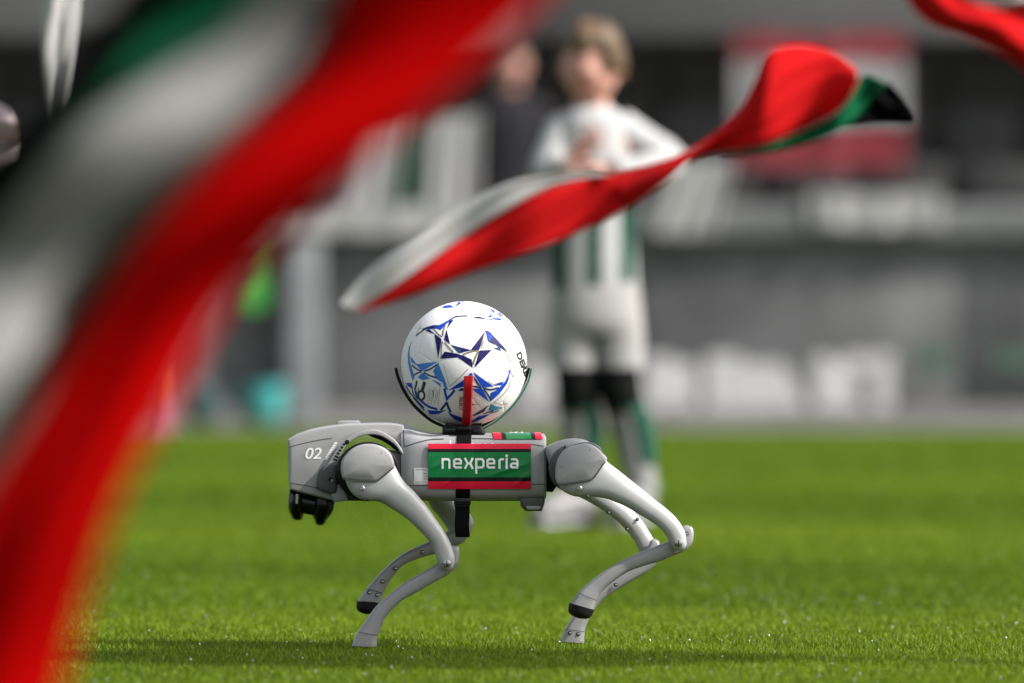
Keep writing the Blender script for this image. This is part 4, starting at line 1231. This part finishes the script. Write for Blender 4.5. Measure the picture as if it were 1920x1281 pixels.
TH = [((1046, 890), (1096, 838)), ((1047, 908), (1122, 850)), ((1056, 921), (1139, 866)), ((1078, 931), (1152, 876)), ((1108, 931.5), (1166, 887)), ((1135, 935), (1181, 899)), ((1155, 942), (1196, 911)), ((1178, 952.5), (1212, 924)), ((1202, 967), (1229, 938)), ((1224, 980), (1251, 955)), ((1242, 995.5), (1271, 975)), ((1251, 1008), (1284, 997)), ((1255, 1016), (1287, 1012))]
v, f = loft(TH, YT, [.018, .021, .023, .0235, .0235, .022, .021, .0195, .018, .017, .016, .0145, .0135], k=5, n=36, ex=2.5, cap=(.006, .0185)); mk("thigh", v, f, M['silver'], lh)
cov = [(1041, 889), (1042, 872), (1047, 858), (1056, 846), (1068, 838), (1084, 833.5), (1103, 832), (1120, 840), (1130, 850.5), (1135.5, 858), (1134.5, 866), (1127, 876), (1119, 886), (1110, 897.5), (1099, 902.5), (1075, 905.5), (1048, 908.5), (1042, 900)]
v, f = slab(cov, -.1725, -.140, .0045, .004, 3, True, dome=.005); mk("hip_cover", v, f, M['grey'], lh)
seam([(1048, 909.5), (1075, 906.5), (1099, 903.5), (1111, 898.3), (1120, 887), (1128, 875.5), (1135.5, 866)], lh, lambda a, b, o: P(a, b, -.1708 - o), .0022)
for a, b in (((1049, 875), (1056, 877)), ((1105, 847), (1106, 842)), ((1073, 849), (1075, 853))):
    seam([a, b], lh, lambda x, y, o: P(x, y, -.1742 - o), .0008)
bolt(1087, 916, -.168, .0042, lh, slot=False); screw(1102, 930, -.157, .003, lh)
bolt(1272.5, 1018.5, -.1585, .0068, lh)
CH = [((1278, 990), (1300, 993)), ((1276, 998), (1301, 1003)), ((1266, 1008), (1298, 1019)), ((1254, 1013.5), (1284, 1033)), ((1240, 1019.5), (1259, 1043.5)), ((1222, 1027), (1236, 1053)), ((1195, 1037.5), (1208, 1061)), ((1161, 1053.5), (1176, 1073)), ((1128, 1074.5), (1147, 1093)), ((1104, 1093), (1130, 1108)), ((1084, 1111), (1119, 1125)), ((1070, 1131), (1113, 1144))]
v, f = loft(CH, YC, [.008, .0095, .011, .012, .0125, .013, .0135, .014, .0145, .015, .0165, .0172], k=5, n=36, ex=3.3, cap=(.006, 0)); mk("calf", v, f, M['calf'], lh)
screw(1288.5, 1000.5, -.1305, .0034, lh)
seam([(1085, 1112), (1100, 1118.5), (1118, 1126)], lh, lambda a, b, o: P(a, b, YC - .0172 - o), .0011)
ball_foot(((1067.5, 1130), (1115, 1143.5)), ((1065, 1143), (1109.5, 1155)), lh, YC, r=.010, h=.021)

# far legs (mirrored across the body)
YTf, YCf = .146, .120
gf = empty("leg", P(800, 890, YTf), dog)
v, f = slab(hc, .08, .122, .004, .006, 2); mk("hip_motor", v, f, M['black'], gf)
THf = [((735, 870), (815, 850)), ((770, 895), (838, 880)), ((799, 935), (848, 925)), ((808, 953), (862, 948)), ((820, 966), (874, 957)), ((832, 982), (884, 968)), ((842, 997), (888, 982)), ((850, 1012), (884, 996))]
v, f = loft(THf, YTf, [.02, .022, .022, .021, .020, .018, .016, .0145], k=5, n=30, ex=2.6, cap=(.008, .006)); mk("thigh", v, f, M['silver'], gf)
v, f = slab(cov and [(639 + 40, 876), (655, 850), (690, 833), (738, 845), (765, 870), (760, 905), (720, 920), (680, 905)], .140, .172, .004, .004, 3, True); mk("hip_cover", v, f, M['grey'], gf)
CFf = [((858, 990), (880, 1002)), ((842, 994.5), (868, 1018)), ((826, 1003), (847, 1026)), ((799, 1017), (818, 1038)), ((770, 1030), (789, 1046)), ((745, 1045), (762, 1057)), ((724, 1063), (746, 1070)), ((704, 1083), (730, 1091)), ((684, 1107), (720, 1112)), ((670, 1127), (716, 1131))]
v, f = loft(CFf, YCf, [.010, .012, .0125, .013, .0135, .014, .0145, .015, .0165, .0172], k=5, n=30, ex=3.3, cap=(.006, 0)); mk("calf", v, f, M['calf'], gf)
for px, py in ((692, 1111), (707, 1116), (717, 1090.5), (741, 1066), (792, 1035)): screw(px, py, YCf - .0165, .0036, gf)
seam([(686, 1104), (700, 1107), (718, 1113)], gf, lambda a, b, o: P(a, b, YCf - .0172 - o), .0011)
ball_foot(((669, 1126), (716, 1130)), ((668, 1138), (711, 1143)), gf, YCf, r=.011, h=.019)

gh = empty("leg", P(1080, 890, YTf), dog)
v, f = slab(mot, .05, .125, .006, .008, 3, True); mk("hip_motor", v, f, M['calf'], gh)
THh = [((1030, 880), (1085, 840)), ((1045, 910), (1110, 870)), ((1070, 925), (1130, 905)), ((1094, 936), (1150, 925)), ((1116, 948), (1167, 940)), ((1139, 963), (1186, 956)), ((1161, 980.5), (1206, 979)), ((1178, 999), (1217, 997)), ((1190, 1016), (1226, 1012)), ((1198, 1033), (1232, 1028))]
v, f = loft(THh, YTf, [.02, .022, .022, .021, .020, .019, .018, .016, .0145, .0135], k=5, n=30, ex=2.6, cap=(.008, .014)); mk("thigh", v, f, M['silver'], gh)
v, f = slab([(1041, 889), (1047, 858), (1068, 838), (1103, 832), (1131, 851), (1137, 866), (1110, 898), (1075, 906), (1048, 908)], .140, .172, .004, .004, 3, True); mk("hip_cover", v, f, M['grey'], gh)
CHh = [((1219, 1015), (1237, 1019)), ((1214, 1026), (1239, 1036)), ((1204, 1042), (1231, 1055)), ((1188, 1053), (1216, 1071)), ((1170, 1068), (1196, 1083)), ((1146, 1083), (1170, 1098.5)), ((1120, 1102), (1145, 1114)), ((1098, 1124), (1124, 1131)), ((1080, 1147), (1109, 1152)), ((1064, 1171), (1100, 1171)), ((1056.5, 1185), (1096.5, 1187)), ((1050, 1203), (1095, 1206))]
v, f = loft(CHh, YCf, [.009, .011, .012, .0125, .013, .0135, .014, .0145, .015, .0162, .017, .0172], k=5, n=30, ex=3.3, cap=(.006, 0)); mk("calf", v, f, M['calf'], gh)
for px, py in ((1068.5, 1187), (1084, 1189), (1154.5, 1096.5)): screw(px, py, YCf - .0168, .0036, gh)
for px, py in ((1141, 961), (1176, 992), (1195, 974)): screw(px, py, YTf - .0185, .0036, gh)
seam([(1059, 1180.5), (1075, 1182), (1096, 1185)], gh, lambda a, b, o: P(a, b, YCf - .0174 - o), .0011)
ball_foot(((1050, 1203), (1095, 1206)), ((1050, 1206), (1094, 1209)), gh, YCf, r=.008)

# ------------------------------------------------------------------ ball holder strapped on the back
BC = P(870, 683, 0); RB = .1106
hold = thing("ball_holder", P(870, 812, 0), "black holder with red and green arms strapped round the robot dog", "holder")
v, f = slab([(830, 799), (846, 797), (895, 797), (903, 799), (910, 810), (910, 818), (829, 818)], -.062, .062, .003, .003, 1, False); mk("base_plate", v, f, M['black'], hold)
v, f = slab([(838, 792), (866, 796), (880, 796), (902, 791), (905, 799), (833, 799)], -.03, .03, .002, .002, 1, False); mk("cradle", v, f, M['gloss'], hold)
v, f = slab([(857, 804), (858, 801.5), (882, 801.5), (883, 804), (882, 808), (858, 808)], -.082, -.058, .0012, .0012, 1, False); mk("buckle", v, f, M['gloss'], hold)
v, f = slab([(830, 803), (836, 802), (856, 803), (856, 816), (833, 818)], -.07, -.055, .002, .002, 1, False); mk("clip", v, f, M['gloss'], hold)
v, f = slab([(884, 804), (900, 803), (909, 813), (908, 818), (884, 817)], -.07, -.055, .002, .002, 1, False); mk("clip", v, f, M['gloss'], hold)
def arm(pxs, m, th, off=0.0, wd=.016, nm="arm"):
    pts = catmull([P(a, b, 0) for a, b in pxs], 6)
    def nr(i):
        a, b = pts[max(0, i - 1)], pts[min(len(pts) - 1, i + 1)]; t = Vector(b - a).normalized()
        return Vector((0, 1, 0)).cross(t)
    cen = [Vector(p) + (Vector(p) - BC).normalized() * off for p in pts]
    v, f = strip(cen, nr, wd, th, (0, 1, 0)); return mk(nm, v, f, M[m], hold)
arm([(742, 690), (747, 709), (757, 732), (771, 754), (790, 774), (811, 790), (836, 801)], 'black', .0055)
arm([(992, 690), (985, 713), (971, 739), (952, 762), (929, 783), (902, 800)], 'black', .0045)
arm([(994, 691), (988, 715), (974, 741), (955, 765), (932, 786), (906, 802)], 'arm_green', .003, .0022, .019, "arm_cover")
def yz_arm(sg, m):
    prof = [(705, -.1185), (722, -.1165), (742, -.1085), (762, -.096), (780, -.079), (794, -.060), (803, -.044)]
    pts = []
    for k, (py, y) in enumerate(prof):
        q = P(878.5 - 4.5 * k / 6, py, y); pts.append(Vector((q.x, sg * -y if sg > 0 else y, q.z)))
    pts = [Vector(p) for p in catmull(pts, 5)]
    def nr(i):
        t = (pts[min(len(pts) - 1, i + 1)] - pts[max(0, i - 1)]).normalized()
        return Vector((1, 0, 0)).cross(t)
    v, f = strip(pts, nr, .0162, .006, (1, 0, 0)); mk("arm", v, f, M[m], hold)
yz_arm(-1, 'arm_red'); yz_arm(1, 'black')
# strap over the flank, buckle, loose tail
vv, ff = [], []
prof = [(806, .0), (814, .2), (820, .5)]
rows = [Vector((0, -.066, P(0, 805, -.066).z)), Vector((0, -.080, P(0, 807, -.08).z))] + [trunk_near(870, py, .0016) for py in (817, 820, 824, 830, 838, 850, 870, 890, 905, 915, 922, 928, 933, 936)]
pts = [Vector((P(871 - 4 * i / len(rows), 0, r.y).x, r.y, r.z)) for i, r in enumerate(rows)]
def nrm_(i):
    t = (pts[min(len(pts) - 1, i + 1)] - pts[max(0, i - 1)]).normalized(); return Vector((1, 0, 0)).cross(t)
v, f = strip(pts, nrm_, .0255, .0016, (1, 0, 0)); mk("strap", v, f, M['web'], hold)
v, f = slab([(851, 936), (882.5, 935), (883, 944), (880, 951), (853, 951.5), (851, 944)], -.1045, -.092, .002, .002, 1, False); bk = mk("strap_buckle", v, f, M['gloss'], hold)
for py in (941, 945.5, 949.5):
    v, f = tube([P(853, py, -.1048), P(880.5, py - .6, -.1048)], .0009, 8, smooth=False); mk("buckle_rib", v, f, M['black'], bk)
pts = [P(867, 950, -.100), P(867, 965, -.098), P(866, 985, -.094), P(867, 1000, -.088), P(867.5, 1007, -.083)]
pts = [Vector(p) for p in catmull(pts, 5)]
v, f = strip(pts, nrm_, .0255, .0016, (1, 0, 0)); mk("strap_tail", v, f, M['web'], hold)

# ------------------------------------------------------------------ football
ball = thing("football", BC - Vector((0, 0, RB)), "white football with blue star prints resting in the black holder", "football")
def trunc_ico():
    ph = (1 + 5 ** .5) / 2
    V = [Vector(p).normalized() for p in [(-1, ph, 0), (1, ph, 0), (-1, -ph, 0), (1, -ph, 0), (0, -1, ph), (0, 1, ph), (0, -1, -ph), (0, 1, -ph), (ph, 0, -1), (ph, 0, 1), (-ph, 0, -1), (-ph, 0, 1)]]
    Fc = [(0, 11, 5), (0, 5, 1), (0, 1, 7), (0, 7, 10), (0, 10, 11), (1, 5, 9), (5, 11, 4), (11, 10, 2), (10, 7, 6), (7, 1, 8), (3, 9, 4), (3, 4, 2), (3, 2, 6), (3, 6, 8), (3, 8, 9), (4, 9, 5), (2, 4, 11), (6, 2, 10), (8, 6, 7), (9, 8, 1)]
    def cut(a, b): return (V[a] * 2 + V[b]) / 3
    polys = []
    for a, b, c in Fc: polys.append([cut(a, b), cut(b, a), cut(b, c), cut(c, b), cut(c, a), cut(a, c)])
    for i in range(12):
        nb = set()
        for t in Fc:
            if i in t: nb |= set(t) - {i}
        pts = [cut(i, q) for q in nb]; c = V[i]; u = c.orthogonal().normalized(); w = c.cross(u)
        pts.sort(key=lambda p: math.atan2(p.dot(w), p.dot(u))); polys.append(pts)
    return V, polys
V12, polys = trunc_ico()
def sph(px, py):
    x, z = (px - 870) / 117.7, -(py - 683) / 117.7
    r = math.hypot(x, z)
    if r > .999: x, z, r = x / r * .999, z / r * .999, .999
    return Vector((x, -math.sqrt(1 - r * r), z))
qrot = V12[0].rotation_difference(sph(856, 700))
qrot = Quaternion(sph(856, 700), math.radians(24)) @ qrot
for pl in polys:
    c = sum(pl, Vector()) / len(pl)
    if len(pl) > 5: pass
    edge = []
    for a, b in zip(pl, pl[1:] + pl[:1]): edge += [a.lerp(b, t / 8) for t in range(8)]
    rings = []
    for s in (.15, .35, .55, .72, .85, .93, .975, 1.0):
        rr = RB * (1 + .0 * s) - (.0006 if s == 1.0 else .0002 if s > .96 else 0)
        rings.append([BC + (qrot @ c.lerp(e, s).normalized()) * rr for e in edge])
    n = len(edge); vv = [p for r in rings for p in r]
    ff = [tuple(range(n))] + [(i * n + q, i * n + (q + 1) % n, (i + 1) * n + (q + 1) % n, (i + 1) * n + q) for i in range(len(rings) - 1) for q in range(n)]
    mk("panel", vv, ff, M['ball'], ball, sharp=None)
_tr = {'C': (720, 540, .22642), '1': (750, 560, .10148), '2': (865, 560, .10148), '3': (750, 680, .10148), '4': (865, 680, .10148)}
def onball(verts2, faces, m, off, parent=ball, name="print"):
    bm = bmesh.new()
    vs = [bm.verts.new((p[0], p[1], 0)) for p in verts2]
    for q in faces:
        try: bm.faces.new([vs[i] for i in q])
        except ValueError: pass
    bmesh.ops.triangulate(bm, faces=list(bm.faces))
    for _ in range(4):
        lng = [e for e in bm.edges if e.calc_length() > 7]
        if not lng: break
        bmesh.ops.subdivide_edges(bm, edges=lng, cuts=1, use_grid_fill=False)
        bmesh.ops.triangulate(bm, faces=list(bm.faces))
    bm.verts.index_update()
    vv = [BC + sph(v.co.x, v.co.y) * (RB + off) for v in bm.verts]
    ff = [[v.index for v in f.verts] for f in bm.faces]
    bm.free()
    if ff: mk(name, vv, ff, M[m], parent, sharp=None)
_lay = [0]
def poly(vw, pts, m, nm="star_print"):
    ox, oy, s = _tr[vw]; _lay[0] += 1
    c = np.mean(np.array(pts), axis=0); pts = [tuple(c + (np.array(p) - c) * 1.14) for p in pts]
    onball([(ox + p[0] * s, oy + p[1] * s) for p in pts], [tuple(range(len(pts)))], m, .00030 + .000004 * (_lay[0] % 40), name=nm)
def line(vw, pts, m, w=1.0, nm="line_print"):
    ox, oy, s = _tr[vw]; _lay[0] += 1
    pts = [(ox + p[0] * s, oy + p[1] * s) for p in pts]
    if len(pts) > 2: pts = [tuple(p) for p in catmull(pts, 4)]
    v2, q = ribbon(pts, w * 1.25); onball(v2, q, m, .00042 + .000004 * (_lay[0] % 40), name=nm)

poly('1', [(790, 178), (830, 140), (920, 125), (990, 165)], 'blue'); poly('1', [(1030, 152), (1100, 45), (1190, 45), (1140, 85)], 'blue')
line('1', [(740, 180), (830, 110), (950, 70), (1020, 70)], 'pale_grey_print', .8)
poly('1', [(440, 560), (520, 525), (620, 500), (735, 490), (850, 430), (960, 360), (1040, 325), (1000, 360), (900, 430), (830, 490), (755, 575), (700, 548), (600, 555), (510, 562)], 'blue')
poly('1', [(440, 562), (520, 523), (620, 498), (700, 496), (640, 545), (510, 564)], 'navy')
line('1', [(303, 690), (360, 645), (430, 590), (520, 555)], 'ink', 1.6); line('1', [(1000, 350), (1110, 330), (1250, 326)], 'ink', 1.8)
line('1', [(1080, 235), (1150, 262), (1215, 305)], 'gold', .6); line('1', [(300, 690), (340, 600), (400, 500)], 'gold', .5)
poly('1', [(490, 597), (548, 570), (655, 660)], 'navy'); poly('1', [(880, 552), (920, 420), (992, 398)], 'navy')
poly('1', [(652, 672), (770, 765), (714, 1078)], 'navy'); poly('1', [(868, 590), (926, 832), (828, 757)], 'navy')
line('1', [(630, 560), (700, 640), (785, 712)], 'gold', 1.6); line('1', [(640, 580), (710, 660), (780, 715)], 'ink', .7)
line('1', [(845, 480), (815, 580), (798, 690)], 'gold', 1.6); line('1', [(835, 490), (800, 600), (790, 680)], 'ink', .6)
line('1', [(795, 790), (772, 920), (770, 1095)], 'gold', 1.5); line('1', [(785, 800), (765, 930), (766, 1100)], 'ink', .7)
line('1', [(825, 810), (890, 890), (985, 992)], 'gold', 1.4); line('1', [(840, 800), (910, 890), (1000, 990)], 'ink', .7)
poly('C', [(565, 475), (722, 515), (625, 537)], 'slate'); poly('C', [(650, 500), (722, 515), (640, 530)], 'navy')
poly('C', [(484, 585), (520, 533), (600, 545), (650, 560), (715, 590), (722, 650), (640, 592), (612, 575)], 'navy')
poly('C', [(725, 510), (835, 365), (790, 505)], 'navy'); poly('C', [(848, 362), (880, 372), (985, 485), (1012, 522), (935, 480), (868, 445)], 'navy')
poly('C', [(850, 362), (882, 374), (905, 400), (866, 440)], 'blue')
poly('C', [(795, 522), (885, 518), (755, 652)], 'navy'); poly('C', [(905, 500), (955, 490), (968, 524)], 'slate')
line('C', [(836, 402), (822, 440), (808, 495), (860, 485), (925, 474)], 'gold', 1.5); line('C', [(843, 410), (828, 450), (822, 480), (880, 470)], 'ink', .7)
line('C', [(655, 552), (710, 535), (772, 525), (755, 570), (735, 628)], 'gold', 1.6); line('C', [(660, 545), (720, 525), (785, 517), (760, 580), (738, 640)], 'ink', .8)
line('C', [(1000, 522), (1025, 570), (1040, 612)], 'gold', 1.2); line('C', [(1042, 662), (1052, 700), (1068, 732)], 'pale_grey_print', 1.0)
line('C', [(215, 500), (225, 465), (235, 445)], 'gold', .6)
poly('C', [(222, 485), (216, 540), (218, 600), (232, 650), (254, 722), (240, 750), (222, 690), (206, 620), (204, 560), (212, 505)], 'sky_blue')
poly('C', [(226, 570), (282, 642), (232, 612)], 'sky_blue'); poly('C', [(275, 632), (440, 612), (325, 682)], 'sky_blue')
poly('3', [(350, 272), (425, 185), (550, 290), (430, 312)], 'sky_blue'); poly('3', [(600, 307), (752, 375), (755, 437)], 'sky_blue')
poly('3', [(640, 170), (720, 30), (750, 100), (805, 240), (850, 360), (880, 480), (815, 425), (790, 350), (690, 290)], 'sky_blue')
for pts in ([(230, 40), (310, 110), (415, 155)], [(460, 155), (580, 110), (695, 30)], [(270, 230), (330, 190), (400, 168)], [(450, 180), (560, 235), (690, 272)]):
    line('3', pts, 'slate', 2.2)
poly('3', [(105, 372), (225, 378), (225, 470), (160, 430)], 'blue'); poly('3', [(920, 497), (1190, 310), (1190, 425)], 'blue')
poly('3', [(1085, 517), (1130, 465), (1195, 475), (1195, 508)], 'blue')
line('3', [(830, 470), (850, 580), (880, 690)], 'blue', 3.6); line('3', [(1015, 495), (960, 570), (885, 645)], 'blue', 3.8)
line('3', [(875, 715), (815, 800), (755, 870)], 'slate', 3.4); line('3', [(872, 720), (900, 820), (945, 905)], 'slate', 3.4)
poly('3', [(530, 870), (600, 880), (720, 885), (840, 868), (720, 935), (640, 945), (570, 945)], 'blue')
poly('3', [(900, 902), (1000, 960), (1130, 1005), (1150, 1085), (1020, 1040), (940, 970)], 'blue')
line('3', [(290, 510), (330, 620), (430, 730), (550, 810), (700, 855)], 'blue', 3.2); line('3', [(120, 420), (190, 550), (290, 660), (450, 830)], 'navy', 1.6)
line('3', [(250, 640), (340, 740), (450, 870)], 'slate', 2.0); line('3', [(235, 430), (250, 560), (340, 670)], 'slate', 1.4)
poly('4', [(140, 217), (185, 180), (212, 232), (150, 237)], 'blue'); poly('4', [(242, 188), (400, 300), (572, 422), (387, 440)], 'blue')
poly('4', [(600, 417), (690, 375), (777, 345), (742, 407)], 'blue'); poly('4', [(215, 240), (275, 300), (368, 448), (290, 392)], 'slate')
poly('4', [(218, 487), (380, 480), (497, 700)], 'blue')
poly('4', [(562, 540), (640, 505), (720, 440), (800, 350), (872, 280), (820, 400), (700, 560), (550, 688)], 'blue')
line('4', [(888, 135), (872, 230), (822, 335)], 'blue', 2.0)
line('4', [(218, 430), (290, 440), (372, 456)], 'slate', 2.6); line('4', [(400, 466), (550, 490), (690, 456)], 'slate', 2.6); line('4', [(415, 490), (480, 570), (548, 682)], 'slate', 2.6)
poly('4', [(550, 760), (620, 800), (760, 826), (660, 860), (580, 885), (515, 862)], 'teal')
poly('4', [(482, 797), (400, 905), (300, 950), (195, 978), (300, 912)], 'slate'); poly('4', [(190, 1085), (320, 985), (420, 965), (505, 955), (400, 1020), (300, 1065)], 'blue')
line('4', [(410, 940), (500, 905), (590, 890)], 'ink', 1.6); line('4', [(520, 930), (610, 905), (690, 880)], 'teal', 1.6)
line('4', [(490, 330), (590, 392), (690, 365), (780, 343)], 'gold', .7); line('4', [(900, 105), (925, 180), (962, 262)], 'pale_grey_print', 1.1)
line('4', [(910, 350), (850, 480), (750, 600), (600, 725)], 'pale_grey_print', 1.6); line('4', [(590, 720), (720, 760), (860, 745)], 'pale_grey_print', 1.4)
poly('4', [(212, 745), (225, 762), (322, 765), (225, 772), (212, 790)], 'ink', "small_star")
line('C', [(545, 815), (620, 750), (700, 672)], 'pale_grey_print', 1.1); line('C', [(552, 805), (625, 742), (697, 668)], 'pale_grey_print', .8); line('C', [(500, 640), (545, 815)], 'pale_grey_print', .8)
poly('2', [(530, 177), (618, 240), (585, 275)], 'blue'); poly('2', [(482, 340), (577, 283), (541, 356)], 'blue'); poly('2', [(660, 240), (735, 290), (772, 352), (720, 310)], 'blue')
poly('2', [(450, 402), (600, 366), (700, 366), (742, 407), (600, 392)], 'blue'); poly('2', [(212, 345), (340, 342), (482, 385), (285, 370)], 'navy')
line('2', [(640, 260), (700, 310), (768, 395)], 'ink', 1.0); line('2', [(818, 360), (900, 480), (1040, 655)], 'ink', 1.0); line('2', [(930, 592), (1000, 670), (1072, 772)], 'slate', 1.0)
line('2', [(0, 256), (50, 275), (92, 308)], 'pale_grey_print', .7); line('2', [(242, 352), (310, 410), (378, 470)], 'pale_grey_print', .7); line('2', [(0, 325), (120, 325)], 'ink', 1.5)
# lettering on the ball
def ball_text(s, org, ux, uy, w, h, m='ink', bold=.02):
    tv, tf = text_geo(s, 0, bold); ox, oy = org
    onball([(ox + a[0] * w * ux[0] + a[1] * h * uy[0], oy + a[0] * w * ux[1] + a[1] * h * uy[1]) for a in tv], tf, m, .0005, name="lettering")
ball_text("DERBY", (967, 664), (.36, .93), (.75, -.5), 62, 12, bold=.055)
ball_text("SELECT", (862, 743), (-.03, 1), (1, .05), 25.5, 7.5)
ball_text("FIFA", (784.5, 726), (.12, -.99), (.95, .2), -8.5, 3.2)
poly('3', [(440, 342), (485, 375), (447, 510), (400, 485)], 'ink', "label_print")
ring = [(402 + 62 * math.cos(t) * .95, 600 + 82 * math.sin(t)) for t in np.linspace(0, 2 * math.pi, 25)]
line('3', ring, 'ink', 3.0, "label_print")
line('3', [(320, 330), (305, 420), (280, 500)], 'ink', 2.4, "label_print")
for k in range(6): line('3', [(600 + k * 5, 500 + k * 26), (630, 508 + k * 26)], 'slate', .9, "label_print")
for k in range(7):
    x = 540 + k * 33
    line('3', [(x + 10, 450 + (k % 3) * 25), (x - 25, 760 - (k % 2) * 60)], 'pale_grey_print', .7, "label_print")
